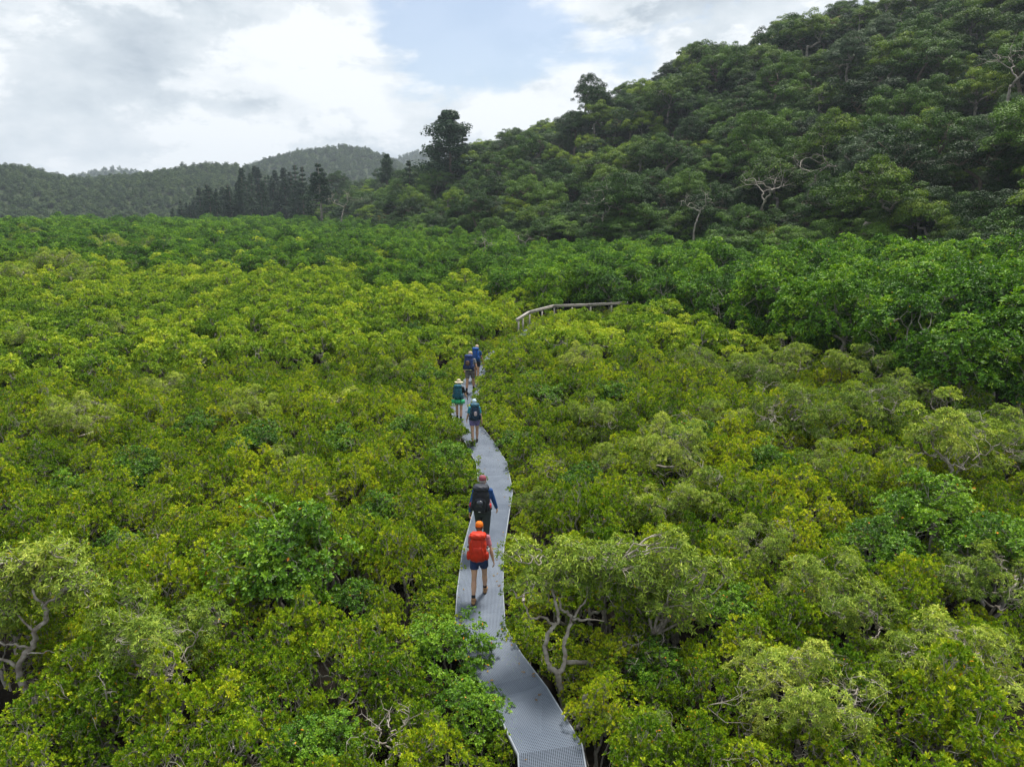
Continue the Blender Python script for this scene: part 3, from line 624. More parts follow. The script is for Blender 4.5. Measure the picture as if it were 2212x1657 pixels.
def person(px, py, H, heading, label, pose, fit, pack, z=DECK_Z):
    """pose: lt, lk, rt, rk (thigh and knee of left and right leg), la, ra (arm swing), lb, rb (elbow bend), lo, ro (arm out)"""
    S = H / 1.72; loc = at(px, py, z); root = empty('person', loc, -heading); tag(root, label, 'person', 'hikers walking along the boardwalk')
    skin = fit.get('skin', SKIN); lean = R(pose.get('lean', 8))
    def rotx(v, a): return np.array([v[0], v[1] * math.cos(a) + v[2] * math.sin(a), -v[1] * math.sin(a) + v[2] * math.cos(a)])
    legs = {}; low = []
    for sd_, tk, kk, x in (('l', 'lt', 'lk', -.095), ('r', 'rt', 'rk', .095)):
        a = R(pose[tk]); k = R(pose[kk]); hip = np.array([x, 0, 0.]); knee = hip + .43 * np.array([0, math.sin(a), -math.cos(a)]) + [x * .05, 0, 0]; ank = knee + .41 * np.array([0, math.sin(a - k), -math.cos(a - k)])
        legs[sd_] = [hip, knee, ank]; low.append(ank[2])
    hz = .085 - min(low)
    for l in legs.values():
        for q in l: q[2] += hz
    pel = np.array([0, 0, hz + .03])
    def T(v): return pel + rotx(np.array(v, float), lean)      # torso frame
    J = {'neck': T((0, 0, .53)), 'head': T((0, .015, .70))}
    arms = {}
    for sd_, sx in (('l', -1), ('r', 1)):
        sh = T((sx * .175, 0, .475)); sw = R(pose.get(sd_ + 'a', 0)); out = R(pose.get(sd_ + 'o', 10)); bd = R(pose.get(sd_ + 'b', 12))
        d1 = np.array([sx * math.sin(out), math.sin(sw) * math.cos(out), -math.cos(sw) * math.cos(out)]); el = sh + d1 * .285
        d2 = np.array([sx * math.sin(out) * .7, math.sin(sw + bd), -math.cos(sw + bd)]); d2 /= np.linalg.norm(d2); wr = el + d2 * .25; arms[sd_] = (sh, el, wr, d2, sx)
    cw = fit.get('build', 1.0)
    TOR = [((0, 0, -.09), .125, .10), ((0, 0, -.03), .165 * cw, .118 * cw), ((0, 0, .06), .160 * cw, .112 * cw), ((0, 0, .16), .138 * cw, .100 * cw), ((0, 0, .27), .150 * cw, .108 * cw), ((0, 0, .38), .168 * cw, .112 * cw), ((0, 0, .455), .172, .098), ((0, 0, .50), .125, .075), ((0, .0, .535), .062, .060)]
    X = np.array([1., 0, 0]); Y = rotx(np.array([0, 1., 0]), lean)
    def torso(s, i0, i1, off): s.loft([(T(c), a + off, b + off, X, Y) for c, a, b in TOR[i0:i1]], 20)
    def seg(s, a, b, r0, r1, t0=0., t1=1., bulge=0, off=0): 
        rg = []
        for t in np.linspace(t0, t1, 7): r_ = r0 + (r1 - r0) * t + bulge * math.sin(math.pi * min(1, t * 1.5)) + off; rg.append((a + (b - a) * t, r_, r_))
        s.loft(rg, 14)
    B = Solid(); torso(B, 0, 9, 0)
    B.loft([(T((0, .0, .50)), .058, .058), (T((0, .008, .58)), .052, .055), (T((0, .012, .64)), .052, .058)], 12)
    hc = J['head']; B.loft([(hc + [0, .035, -.115], .028, .03, X, Y), (hc + [0, .02, -.09], .052, .065, X, Y), (hc + [0, .008, -.05], .068, .085, X, Y), (hc + [0, 0, 0], .075, .096, X, Y), (hc + [0, -.004, .045], .074, .097, X, Y), (hc + [0, -.006, .085], .060, .080, X, Y), (hc + [0, -.006, .108], .034, .045, X, Y)], 18)
    B.loft([(hc + [0, .088, .012], .008, .008), (hc + [0, .104, -.018], .013, .012), (hc + [0, .094, -.028], .014, .008)], 8)          # nose
    B.ball(hc + [0, .082, -.055], (.024, .014, .006)); B.ball(hc + [0, .081, -.068], (.020, .013, .007)); B.ball(hc + [0, .072, .03], (.05, .02, .009))  # lips and brow
    for sx in (-1, 1): B.ball(hc + [sx * .077, -.008, -.008], (.010, .020, .032), 8)
    for sd_ in 'lr':
        hip, kn, an = legs[sd_]; seg(B, hip + [0, 0, .02], kn, .083 * cw, .052, bulge=.004); seg(B, kn, an, .052, .034, bulge=.012)
        B.loft([(an + [0, -.03, -.03], .032, .03, (1, 0, 0), (0, 0, 1)), (an + [0, .05, -.05], .036, .028, (1, 0, 0), (0, 0, 1)), (an + [0, .15, -.065], .038, .018, (1, 0, 0), (0, 0, 1))], 10)
        sh, el, wr, d2, sx = arms[sd_]; seg(B, sh, el, .049, .037); seg(B, el, wr, .039, .026, bulge=.003); B.ball(sh, (.055, .055, .055))
        # hand: palm, four unequal curled fingers, thumb
        fw = np.cross(d2, [sx, 0, 0]); fw /= np.linalg.norm(fw); fw = fw * (1 if fw[1] > 0 else -1); inn = np.cross(fw, d2); inn = inn if inn[0] * sx < 0 else -inn
        B.loft([(wr, .018, .027, inn, fw), (wr + d2 * .035, .015, .038, inn, fw), (wr + d2 * .085, .012, .040, inn, fw)], 10)
        for q, (o_, ln) in enumerate(((.030, .068), (.010, .078), (-.010, .073), (-.029, .056))):
            b0 = wr + d2 * .082 + fw * o_; b1 = b0 + d2 * ln * .5 + inn * .010; b2 = b1 + d2 * ln * .35 + inn * .022; b3 = b2 + d2 * ln * .12 + inn * .020
            B.loft([(b0, .0095, .0095), (b1, .0088, .0088), (b2, .008, .008), (b3, .0065, .0065)], 8)
        t0 = wr + d2 * .025 + fw * .028; t1 = t0 + d2 * .03 + fw * .028 + inn * .006; t2 = t1 + d2 * .032 + fw * .006 + inn * .012; B.loft([(t0, .013, .013), (t1, .011, .011), (t2, .0085, .0085)], 8)
    body = B.mesh('body', skin, .0055, 2); ob = obj('body', body, root); root.scale = (S, S, S)
    for sx in (-1, 1):
        e = Solid(); e.ball(hc + [sx * .030, .083, .012], (.011, .009, .009)); V = np.concatenate(e.V); me = bpy.data.meshes.new('eye'); me.from_pydata(V.tolist(), [], e.F); me.materials.append(cm('eye_white', (.7, .68, .65), .3, False)); obj('eye', me, root)
    def cloth(name, fn, mat, vox=.009, sm=3, label=None):
        s = Solid(); fn(s); o = obj(name, s.mesh(name, mat, vox, sm), root)
        if label: o['label'] = label
    # shirt
    def shirt(s):
        torso(s, 1, 8, .014); lim = fit.get('sleeve', .55)
        for sd_ in 'lr':
            sh, el, wr, d2, sx = arms[sd_]; s.ball(sh, (.064, .064, .064)); seg(s, sh, el, .058, .056 if lim <= 1 else .050, 0, min(lim, 1))
            if lim > 1: seg(s, el, wr, .050, .036, 0, .96); s.ball(el, (.05, .05, .05))
    cloth('shirt', shirt, fit['shirt'])
    def pants(s):
        torso(s, 0, 4, .020); lim = fit.get('leg', .5)
        for sd_ in 'lr':
            hip, kn, an = legs[sd_]; seg(s, hip + [0, 0, .02], kn, .100 * cw, .088 if lim < 1 else .072, 0, min(lim, 1))
            if lim > 1: seg(s, kn, an, .070, .058, 0, .97); s.ball(kn, (.07, .07, .07))
    cloth('trousers' if fit.get('leg', .5) > 1 else 'shorts', pants, fit['pants'])
    for sd_, tk, kk in (('l', 'lt', 'lk'), ('r', 'rt', 'rk')):
        hip, kn, an = legs[sd_]
        if fit.get('leg', .5) < 1:
            s = Solid(); seg(s, kn, an, .052, .043, fit.get('sock', .70), 1.0); obj('sock', s.mesh('sock', fit.get('sockmat') or cm('black_sock', (.02, .02, .022)), .007, 1), root)
        # boot: pitch when the heel is lifted
        lift = an[2] - .085; pt = -min(R(55), lift * 4.5)
        def K(v): q = rotx(np.array(v, float), -pt); return an + np.array([0, 0, -.085]) + np.array([q[0], q[1], q[2]]) + [0, 0, 0]
        s = Solid(); Xx = (1, 0, 0); Yy = rotx(np.array([0, 0, 1.]), -pt)
        s.loft([(K((0, -.062, .045)), .030, .030, Xx, Yy), (K((0, -.035, .048)), .042, .040, Xx, Yy), (K((0, .03, .055)), .044, .048, Xx, Yy), (K((0, .10, .045)), .046, .036, Xx, Yy), (K((0, .165, .034)), .048, .026, Xx, Yy), (K((0, .20, .030)), .036, .018, Xx, Yy)], 14)
        s.loft([(K((0, -.01, .05)), .044, .05), (K((0, -.015, .10)), .046, .052), (K((0, -.02, .145)), .046, .050)], 14, False); b_ = obj('boot', s.mesh('boot', fit['boot'], .006, 2), root)
        s = Solid(); s.loft([(K((0, -.072, .010)), .030, .011, Xx, Yy), (K((0, -.03, .010)), .042, .011, Xx, Yy), (K((0, .06, .010)), .044, .011, Xx, Yy), (K((0, .15, .012)), .050, .011, Xx, Yy), (K((0, .205, .014)), .036, .010, Xx, Yy)], 12); obj('sole', s.mesh('sole', cm('sole', (.03, .027, .025), .8), .006, 1), b_)
    # hair and hat
    if fit.get('hair'):
        s = Solid(); s.loft([(hc + [0, -.035, -.075], .045, .035, X, Y), (hc + [0, -.025, -.03], .074, .080, X, Y), (hc + [0, -.014, .03], .081, .098, X, Y), (hc + [0, -.012, .08], .068, .086, X, Y), (hc + [0, -.01, .118], .035, .045, X, Y)], 16)
        if fit.get('bun'): s.ball(hc + [0, -.105, -.045], (.040, .038, .045)); s.ball(hc + [0, -.09, -.10], (.03, .025, .06))
        obj('hair', s.mesh('hair', fit['hair'], .006, 1), root)
    if fit.get('cap'):
        s = Solid(); s.loft([(hc + [0, -.006, .018], .086, .108, X, Y), (hc + [0, -.008, .05], .086, .108, X, Y), (hc + [0, -.008, .09], .076, .096, X, Y), (hc + [0, -.008, .118], .052, .066, X, Y), (hc + [0, -.008, .128], .022, .028, X, Y)], 20, False)
        h = obj('cap', s.mesh('cap', fit['cap'], .005, 2), root); b = Solid(); b.loft([(hc + [0, .07, .028], .070, .006, X, (0, 0, 1)), (hc + [0, .13, .024], .066, .006, X, (0, 0, 1)), (hc + [0, .17, .014], .042, .005, X, (0, 0, 1))], 14); obj('peak', b.mesh('peak', fit['cap'], .005, 1), h)
        if fit.get('capback'): b = Solid(); b.ball(hc + [0, -.108, .018], (.030, .012, .022)); obj('back_opening', b.mesh('back_opening', fit['capback'], .005, 1), h)
        bt = Solid(); bt.ball(hc + [0, -.008, .134], (.008, .008, .005)); obj('button', bt.mesh('button', fit['cap'], .003, 0), h)
    if fit.get('hat'):
        s = Solid(); s.loft([(hc + [0, -.006, .02], .090, .108, X, Y), (hc + [0, -.006, .07], .086, .104, X, Y), (hc + [0, -.006, .125], .070, .088, X, Y), (hc + [0, -.006, .142], .035, .045, X, Y)], 20, False)
        s.loft([(hc + [0, -.006, .010], .178, .198, X, Y), (hc + [0, -.006, .018], .183, .203, X, Y), (hc + [0, -.006, .030], .150, .170, X, Y), (hc + [0, -.006, .036], .09, .10, X, Y)], 28, False); h = obj('sun_hat', s.mesh('sun_hat', fit['hat'], .006, 2), root)
        b = Solid(); b.loft([(hc + [0, -.006, .036], .094, .112, X, Y), (hc + [0, -.006, .062], .091, .109, X, Y)], 20, False); obj('hat_band', b.mesh('hat_band', cm('hat_band', (.34, .27, .18)), .005, 1), h)
    # ---------------- backpack, a thing of its own riding on the shoulders
    pk = pack; base = T((0, -.13, .02)); Mx = root.matrix_basis
    rm = Matrix.LocRotScale(loc, Matrix.Rotation(-heading, 3, 'Z').to_quaternion(), Vector((S, S, S)))
    wp = rm @ Vector(base); pr = empty('backpack', wp, -heading, S); tag(pr, pk['label'], 'backpack', 'large trekking backpacks'); off = base
    def TP(v): return T(v) - off
    def bag(name, c, d, mat, parent=None, **kw):
        cc = TP(c); me = rbox(cc, d, rot=0, mat=mat, name=name, **kw)
        V = np.empty(len(me.vertices) * 3, np.float32); me.vertices.foreach_get('co', V); V = V.reshape(-1, 3) - cc
        V = np.stack([rotx(v, lean) for v in V]) + cc; me.vertices.foreach_set('co', V.astype(np.float32).ravel()); me.update(); return obj(name, me, parent or pr)
    w_, h_, d_ = pk.get('w', .32), pk.get('h', .60), pk.get('d', .25); yb = -.125 - d_ / 2; zc = .04 + h_ / 2
    m1, m2 = pk['mat'], pk.get('mat2', pk['mat']); bag('main_bag', (0, yb, zc), (w_, d_, h_), m1, p=3.4, noise=.05, seed=pk.get('seed', 1), taper=pk.get('taper', .04), n=15)
    bag('top_lid', (0, yb + .015, zc + h_ / 2 + .015), (w_ * .95, d_ * 1.12, .15), pk.get('lid', m1), p=2.8, noise=.07, seed=3, n=11)
    bag('front_pocket', (0, yb - d_ / 2 - .005, zc - .06), (w_ * .72, .10, h_ * .58), m2, p=3.2, noise=.055, seed=5)
    for sx in (-1, 1):
        bag('side_pocket', (sx * (w_ / 2 + .005), yb, zc - h_ * .24), (.085, d_ * .8, h_ * .36), m2, p=3, noise=.03, seed=7 + sx)
        if pk.get('bottle'):
            bc = rm @ Vector(T((sx * (w_ / 2 + .02), yb, zc - h_ * .24 + h_ * .19)).tolist()); bo = empty('water_bottle', bc, -heading, S); tag(bo, 'clear water bottle in the %s side pocket of the red backpack' % ('left' if sx < 0 else 'right'), 'bottle', 'water bottles on the red backpack')
            me = rbox((0, 0, -.03), (.075, .075, .18), p=5, n=7, mat=cm('bottle', (.55, .58, .60), .2, False), name='bottle_body'); obj('bottle_body', me, bo); obj('bottle_cap', rbox((0, 0, .075), (.045, .045, .04), p=6, n=5, mat=cm('bottle_cap', (.08, .09, .1), .5, False), name='bottle_cap'), bo)
        # shoulder strap over the front
        s = Tubes(); ps = [TP((sx * .085, -.13, .46)), TP((sx * .09, -.06, .535)), TP((sx * .105, .03, .53)), TP((sx * .12, .115, .44)), TP((sx * .135, .145, .30)), TP((sx * .15, .10, .18)), TP((sx * .155, -.06, .12))]
        s.add(ps, [.026, .028, .028, .028, .026, .018, .014], 8); obj('shoulder_strap', s.mesh('shoulder_strap', pk.get('strap', m2)), pr)
        s = Tubes(); s.add([TP((sx * w_ * .25, yb - d_ * .56, zc + h_ * .5)), TP((sx * w_ * .27, yb - d_ * .66 - .01, zc + .06)), TP((sx * w_ * .25, yb - d_ * .58, zc - h_ * .38))], [.008] * 3, 5); obj('compression_strap', s.mesh('compression_strap', pk.get('trim', cm('dark_trim', (.02, .02, .022)))), pr)
    s = Tubes(); a = np.linspace(-2.9, -.24, 14) if False else np.linspace(.3 * math.pi, 2.7 * math.pi - .6 * math.pi, 18)
    a = np.linspace(0, 2 * math.pi, 22); s.add([TP((math.cos(q) * .185 * cw, math.sin(q) * .15 * cw - .01, .055)) for q in a], [.024] * 22, 6); obj('hip_belt', s.mesh('hip_belt', m2), pr)
    for (nm, c, d, mt) in pk.get('extra', []): bag(nm, (c[0], yb - d_ / 2 + c[1], zc + c[2]), d, mt, p=pk.get('xp', 2.6))
    return root, rm, T, arms, S, yb, zc, h_, w_, d_
# face the direction of the walk at each spot
def heading_at(px, py, extra=0):
    p = at(px, py, DECK_Z); i = np.argmin(((PATH[:, :2] - np.array(p[:2])) ** 2).sum(1)); a = PATH[max(i - 1, 0)]; b = PATH[min(i + 1, len(PATH) - 1)]; return math.atan2(b[0] - a[0], b[1] - a[1]) * .6 + R(extra)
red = cm('red_ripstop', (.54, .032, .011), .55); black = cm('black_nylon', (.016, .018, .024), .6); navy = cm('navy_cloth', (.018, .035, .10)); teal = cm('teal_nylon', (.015, .10, .15), .6)
def people():
    out = []
    P = person(1036, 1291, 1.60, R(3), 'person in an orange cap, pink t-shirt, navy shorts and tan boots, walking last', dict(lt=-17, lk=10, rt=20, rk=10, la=18, ra=-14, lo=8, ro=16, rb=18, lb=20, lean=9),
        dict(shirt=cm('pink_tee', (.42, .16, .20)), pants=cm('navy_shorts', (.022, .04, .12)), leg=.44, boot=cm('tan_boot', (.36, .20, .10)), hair=cm('brown_hair', (.09, .045, .022), .6), bun=True, cap=cm('orange_cap', (.70, .17, .012)), sleeve=.62, sock=.72),
        dict(label='large bright red backpack with rain cover on the hiker in the orange cap', mat=red, mat2=cm('red_ripstop_low', (.47, .026, .009), .5), strap=cm('red_strap', (.6, .03, .06)), trim=cm('dark_red_trim', (.45, .03, .015)), w=.37, h=.53, d=.27, taper=.10, bottle=True, seed=2)); out.append((1036, 1291, 1.7))
    P = person(1043, 1184, 1.73, R(6), 'tall person in a maroon cap, blue long-sleeved shirt and dark trousers, second from the rear', dict(lt=18, lk=8, rt=-12, rk=12, la=-14, ra=12, lo=14, ro=15, rb=14, lb=14, lean=7),
        dict(shirt=cm('blue_shirt', (.02, .075, .25)), pants=cm('charcoal_trousers', (.035, .045, .048)), leg=1.5, boot=cm('dark_boot', (.05, .04, .035)), hair=cm('grey_hair', (.34, .31, .29), .6), cap=cm('maroon_cap', (.24, .06, .08)), sleeve=1.5, build=1.08),
        dict(label='big black backpack with a dark pot on it, worn under the maroon cap', mat=black, mat2=cm('black_pocket', (.022, .025, .034), .5), lid=cm('black_lid', (.03, .034, .046), .5), strap=cm('red_trim', (.55, .03, .03)), w=.38, h=.55, d=.28, seed=4,
             extra=[('cooking_pot', (.015, -.10, .0), (.15, .11, .15), principled('pot', (.03, .035, .05), .25, .6)), ('red_panel', (.215, .11, -.10), (.06, .14, .12), cm('red_trim', (.55, .03, .03))), ('red_panel', (-.215, .11, -.10), (.06, .14, .12), cm('red_trim', (.55, .03, .03))), ('bag_label', (.0, -.055, -.20), (.05, .012, .014), cm('white_label', (.6, .6, .6)))])); out.append((1043, 1176, 1.84))
    P = person(1026, 958, 1.50, R(-8), 'person in a pale blue cap, turquoise t-shirt and purple shorts, third from the rear', dict(lt=-14, lk=14, rt=16, rk=6, la=10, ra=-10, lo=14, ro=12, rb=10, lb=12, lean=6),
        dict(shirt=cm('turquoise_tee', (.03, .22, .32)), pants=cm('purple_shorts', (.16, .13, .30)), leg=.40, boot=cm('grey_shoe', (.10, .09, .09)), hair=cm('grey_hair', (.34, .31, .29), .6), cap=cm('pale_cap', (.55, .68, .76)), sleeve=.72, sock=.86, build=1.18, skin=SKIN),
        dict(label='dark blue backpack with a pale round patch on the hiker in the pale cap', mat=cm('dark_blue_nylon', (.018, .045, .085), .6), mat2=cm('dark_blue_pocket', (.013, .035, .070), .6), lid=cm('blue_grey_lid', (.03, .10, .15), .6), w=.36, h=.58, d=.27, seed=6,
             extra=[('reflective_patch', (0, -.062, .0), (.12, .05, .17), cm('patch', (.42, .34, .36), .6))])); out.append((1026, 957, 1.66))
    P = person(992, 910, 1.54, R(6), 'person in a wide-brimmed straw hat, black top and pale green shorts holding a trekking pole', dict(lt=12, lk=6, rt=-8, rk=10, la=-6, ra=14, lo=10, ro=14, rb=30, lb=14, lean=6),
        dict(shirt=cm('black_top', (.018, .022, .026)), pants=cm('sage_shorts', (.22, .30, .24)), leg=.48, boot=cm('dark_shoe', (.06, .06, .07)), hair=cm('grey_hair', (.34, .31, .29), .6), hat=cm('straw_hat', (.62, .52, .38)), sleeve=.75, sock=.62),
        dict(label='teal backpack on the hiker in the straw hat, above a rolled green mat', mat=teal, mat2=cm('teal_pocket', (.012, .075, .115), .6), w=.33, h=.52, d=.25, seed=8))
    out.append((992, 906, 1.66)); root, rm, T, arms, S, yb, zc, h_, w_, d_ = P
    c = rm @ Vector(T((.02, yb, zc - h_ / 2 - .085)).tolist()); m = empty('sleeping_mat', c, -R(6), S); tag(m, 'bright green rolled sleeping mat slung below the teal backpack', 'sleeping mat')
    s = Tubes(); s.add([[-.27, 0, 0], [-.265, 0, 0], [0, 0, 0], [.265, 0, 0], [.27, 0, 0]], [.02, .082, .088, .082, .02], 18); obj('roll', s.mesh('roll', cm('green_mat', (.04, .38, .16), .6)), m)
    for sx in (-.12, .12):
        s = Tubes(); a = np.linspace(0, 6.28318, 17); s.add([[sx, math.cos(q) * .09, math.sin(q) * .09] for q in a], [.009] * 17, 5); obj('strap', s.mesh('strap', cm('dark_trim', (.02, .02, .022))), m)
    sh, el, wr, d2, sx = arms['r']; hw = rm @ Vector((wr + d2 * .09).tolist()); tip = Vector((hw.x + .03, hw.y + .28, DECK_Z + .02)); pl = empty('trekking_pole', tip); tag(pl, 'thin dark trekking pole in the right hand of the hiker in the straw hat', 'trekking pole')
    dv = hw - tip; s = Tubes(); s.add([[0, 0, 0], (dv * .9)[:]], [.008, .010], 6); obj('shaft', s.mesh('shaft', cm('pole_metal', (.12, .12, .13), .4, False)), pl); s = Tubes(); s.add([(dv * .9)[:], (dv * 1.08)[:]], [.016, .019], 8); obj('grip', s.mesh('grip', black), pl)
    P = person(1016, 849, 1.78, R(10), 'tall person in a tan cap, grey shorts and brown boots, second from the front', dict(lt=-14, lk=8, rt=20, rk=12, la=14, ra=-10, lo=18, ro=18, rb=20, lb=20, lean=8),
        dict(shirt=cm('grey_tee', (.20, .20, .21)), pants=cm('grey_shorts', (.13, .12, .13)), leg=.62, boot=cm('brown_boot', (.10, .065, .045)), hair=cm('sandy_hair', (.42, .29, .17), .6), cap=cm('tan_cap', (.55, .42, .26)), sleeve=.5, sock=.6, build=1.05, skin=SKIN2),
        dict(label='navy backpack with a brown pouch on the tall hiker in grey shorts', mat=cm('navy_nylon', (.022, .045, .16), .6), mat2=cm('navy_pocket', (.018, .03, .09), .6), w=.36, h=.58, d=.27, seed=10,
             extra=[('brown_pouch', (0, -.07, .04), (.16, .08, .20), cm('brown_pouch', (.12, .075, .055))), ('yellow_strap', (0, -.03, -.24), (.34, .10, .018), cm('yellow_strap', (.42, .42, .16)))])); out.append((1016, 846, 1.84))
    P = person(1030, 822, 1.62, R(12), 'person with sandy cap and dark shorts leading the line, half behind a bush', dict(lt=14, lk=8, rt=-12, rk=12, la=-8, ra=8, lo=12, ro=12, lean=8),
        dict(shirt=cm('blue_tee', (.03, .08, .22)), pants=cm('black_shorts', (.02, .025, .035)), leg=.5, boot=cm('brown_boot', (.10, .065, .045)), hair=cm('blond_hair', (.50, .36, .20), .6), cap=cm('sand_cap', (.60, .46, .32)), sleeve=.55, sock=.86, skin=SKIN2),
        dict(label='bright blue backpack on the hiker at the front of the line', mat=cm('bright_blue_nylon', (.015, .085, .33), .55), mat2=cm('bright_blue_pocket', (.012, .06, .22), .6), w=.34, h=.58, d=.26, seed=12)); out.append((1030, 821, 1.74))
    return out
WHO = people()

# ------------------------------------------------------------------ planting
rng = np.random.RandomState(7)
KEEP = []     # world points that must stay in sight of the path
for a, b in PATH_PX[2:15]: KEEP.append(at(a, b, DECK_Z))
for a, b, h in WHO:
    p = at(a, b, DECK_Z)
    for z in (.15, .6, 1.1, 1.6): KEEP.append(p + Vector((0, 0, z)))
for p in RAIL[:-1]: KEEP.append(p)
for i in range(4): KEEP.append((RAIL[i] * 2 + RAIL[i + 1]) / 3)
for a, b in ((1090, 1300), (1085, 1364), (1160, 1465), (1210, 1540), (1094, 1180), (1108, 1100), (1110, 1050), (1085, 1000), (1055, 966), (975, 890), (1120, 1600), (1130, 1640), (1145, 712), (1299, 688)): KEEP.append(at(a, b, DECK_Z))
KEEP = np.array([k[:] for k in KEEP]); CAMP = np.array([0, 0, CAM_H])
SEG0 = PATH[:-1, :2]; SEGD = PATH[1:, :2] - PATH[:-1, :2]
def path_dist(x, y):
    p = np.array([x, y]); t = np.clip(((p - SEG0) * SEGD).sum(1) / (SEGD ** 2).sum(1), 0, 1); return np.linalg.norm(SEG0 + SEGD * t[:, None] - p, axis=1).min()
def blocks(x, y, H, rx, f=.9):
    zc = H * .58; rz = H * .44; S_ = np.array([1 / (rx * f), 1 / (rx * f), 1 / (rz * f)]); c = np.array([x, y, zc]); o = (CAMP - c) * S_; q = (KEEP - c) * S_; d = q - o
    t = np.clip(-(o * d).sum(1) / (d * d).sum(1), 0, 1); return (np.linalg.norm(o + d * t[:, None], axis=1) < 1).any()
TAKEN = []
def in_field(x, y, pad=0): az = math.atan2(x, y); return math.hypot(x, y) < lerp_tab(BELT, az) + pad
def free(x, y, r):
    for a, b, c in TAKEN:
        if (a - x) ** 2 + (b - y) ** 2 < ((r + c) * .55) ** 2: return False
    return True
GROUPS = {'pale': ('pale_mangrove', 'tree', 'pale olive narrow-leaved mangrove tree with a twisting pale trunk', 'pale narrow-leaved mangrove trees'),
          'broad': ('broad_leaved_mangrove', 'bush', 'darker green broad-leaved mangrove bush among yellow-green shrubs', 'broad-leaved mangrove bushes'),
          'shrub': ('mangrove_shrub', 'shrub', 'low yellow-green mangrove shrub with grey twigs in the thicket around the boardwalk', 'low yellow-green mangrove shrubs'),
          'belt': ('tall_mangrove', 'tree', 'tall bright green round-topped mangrove in the belt before the hill', 'tall mangroves before the hill'),
          'mid': ('mangrove_bush', 'bush', 'rounded mangrove bush in the canopy beyond the hikers', 'mangrove bushes beyond the hikers')}
def hero(kind, px, py, s, label, i=0, rz=0, force=False, zf=.66, sz=None, taken=True):
    lv, wd, H, rx = PROTO[kind][i % len(PROTO[kind])]; p = at(px, py, H * s * (sz or 1) * zf)
    nm, cat, _, grp = GROUPS.get(kind, ('bare_tree', 'tree', '', None))
    r = plant(kind, i, nm, (p.x, p.y, 0), rz, (s, s, s * (sz or 1)), label, cat, grp)
    if taken and kind != 'pale': TAKEN.append((p.x, p.y, rx * s * .8))
    if kind == 'pale': TAKEN.append((p.x, p.y, .35))
    return p
def aty(px, py, Y):
    d = pxdir(px, py); t = Y / d.y; return np.array([d.x * t, Y, CAM_H + d.z * t])
def limb_tree(label, Y0, limbs, boxes, seed, rc=.36, tips=34, bark='pale_bark'):
    rg = np.random.RandomState(seed); T = Tubes(); nodes = []
    for r0, r1, pts in limbs:
        P = np.array([aty(a, b, Y0 + c) for a, b, c in pts]); n = len(P); k = np.linspace(0, n - 1, (n - 1) * 4 + 1); Q = []
        for u in k:     # smooth curve through the points
            i = min(int(u), n - 2); f = u - i; p0, p1, p2, p3 = P[max(i - 1, 0)], P[i], P[i + 1], P[min(i + 2, n - 1)]
            Q.append(.5 * (2 * p1 + (p2 - p0) * f + (2 * p0 - 5 * p1 + 4 * p2 - p3) * f * f + (3 * p1 - p0 - 3 * p2 + p3) * f ** 3))
        Q = np.array(Q); Q[1:-1] += rg.normal(0, .012, (len(Q) - 2, 3)); T.add(Q, .68 * np.linspace(r0, r1, len(Q)) * (1 + .08 * rg.normal(0, 1, len(Q))), 8); nodes.append(Q[len(Q) // 2:])
    nodes = np.concatenate(nodes); o = aty(limbs[0][2][0][0], limbs[0][2][0][1], Y0); o[2] = 0; P = []; A = []; tn = []
    for a0, a1, b0, b1, c0, c1, n in boxes:
        for _ in range(n):
            c = aty((a0 + a1) / 2 + rg.normal(0, .33) * (a1 - a0), (b0 + b1) / 2 + rg.normal(0, .33) * (b1 - b0), Y0 + rg.uniform(c0, c1)); q = rg.normal(0, 1, (tips, 3)); q /= np.linalg.norm(q, axis=1, keepdims=True); q[:, 2] = np.abs(q[:, 2]) - .3
            tp = c + q * rc * rg.uniform(.5, 1.1, (tips, 1)); P.append(tp); A.append(q + [0, 0, .7]); tn.append(np.clip(rg.rand() * .55 + rg.rand(tips) * .45, 0, 1))
            j = np.argmin(((nodes - c) ** 2).sum(1)); d = c - nodes[j]; d /= max(np.linalg.norm(d), 1e-6); grow(T, rg, nodes[j], d, tp, .0045, curl=.6)
    r = empty('pale_mangrove', o); tag(r, label, 'tree', 'pale narrow-leaved mangrove trees')
    w_ = np.concatenate(T.V) - o; f_ = np.concatenate(T.F); obj('trunk', npmesh('trunk', w_, [f_], MAT[bark], smooth=True), r)
    if P:
        P = np.concatenate(P) - o; V, F = rosettes(rg, P, np.concatenate(A), 8, .088, .024, -20, 60, .5, bend=.5); obj('crown', npmesh('crown', V, [F], MAT['pale_leaf'], tone=np.repeat(np.concatenate(tn), 48)), r)
    TAKEN.append((o[0], o[1], .4)); return r
YR = at(1222, 1520, .35).y
for i, (px, py, s_) in enumerate(((1432, 676, .95), (1450, 684, .8), (1402, 690, .45))): hero('mid', px, py, s_, 'rounded mangrove bush closing off the right end of the handrail', i, i)
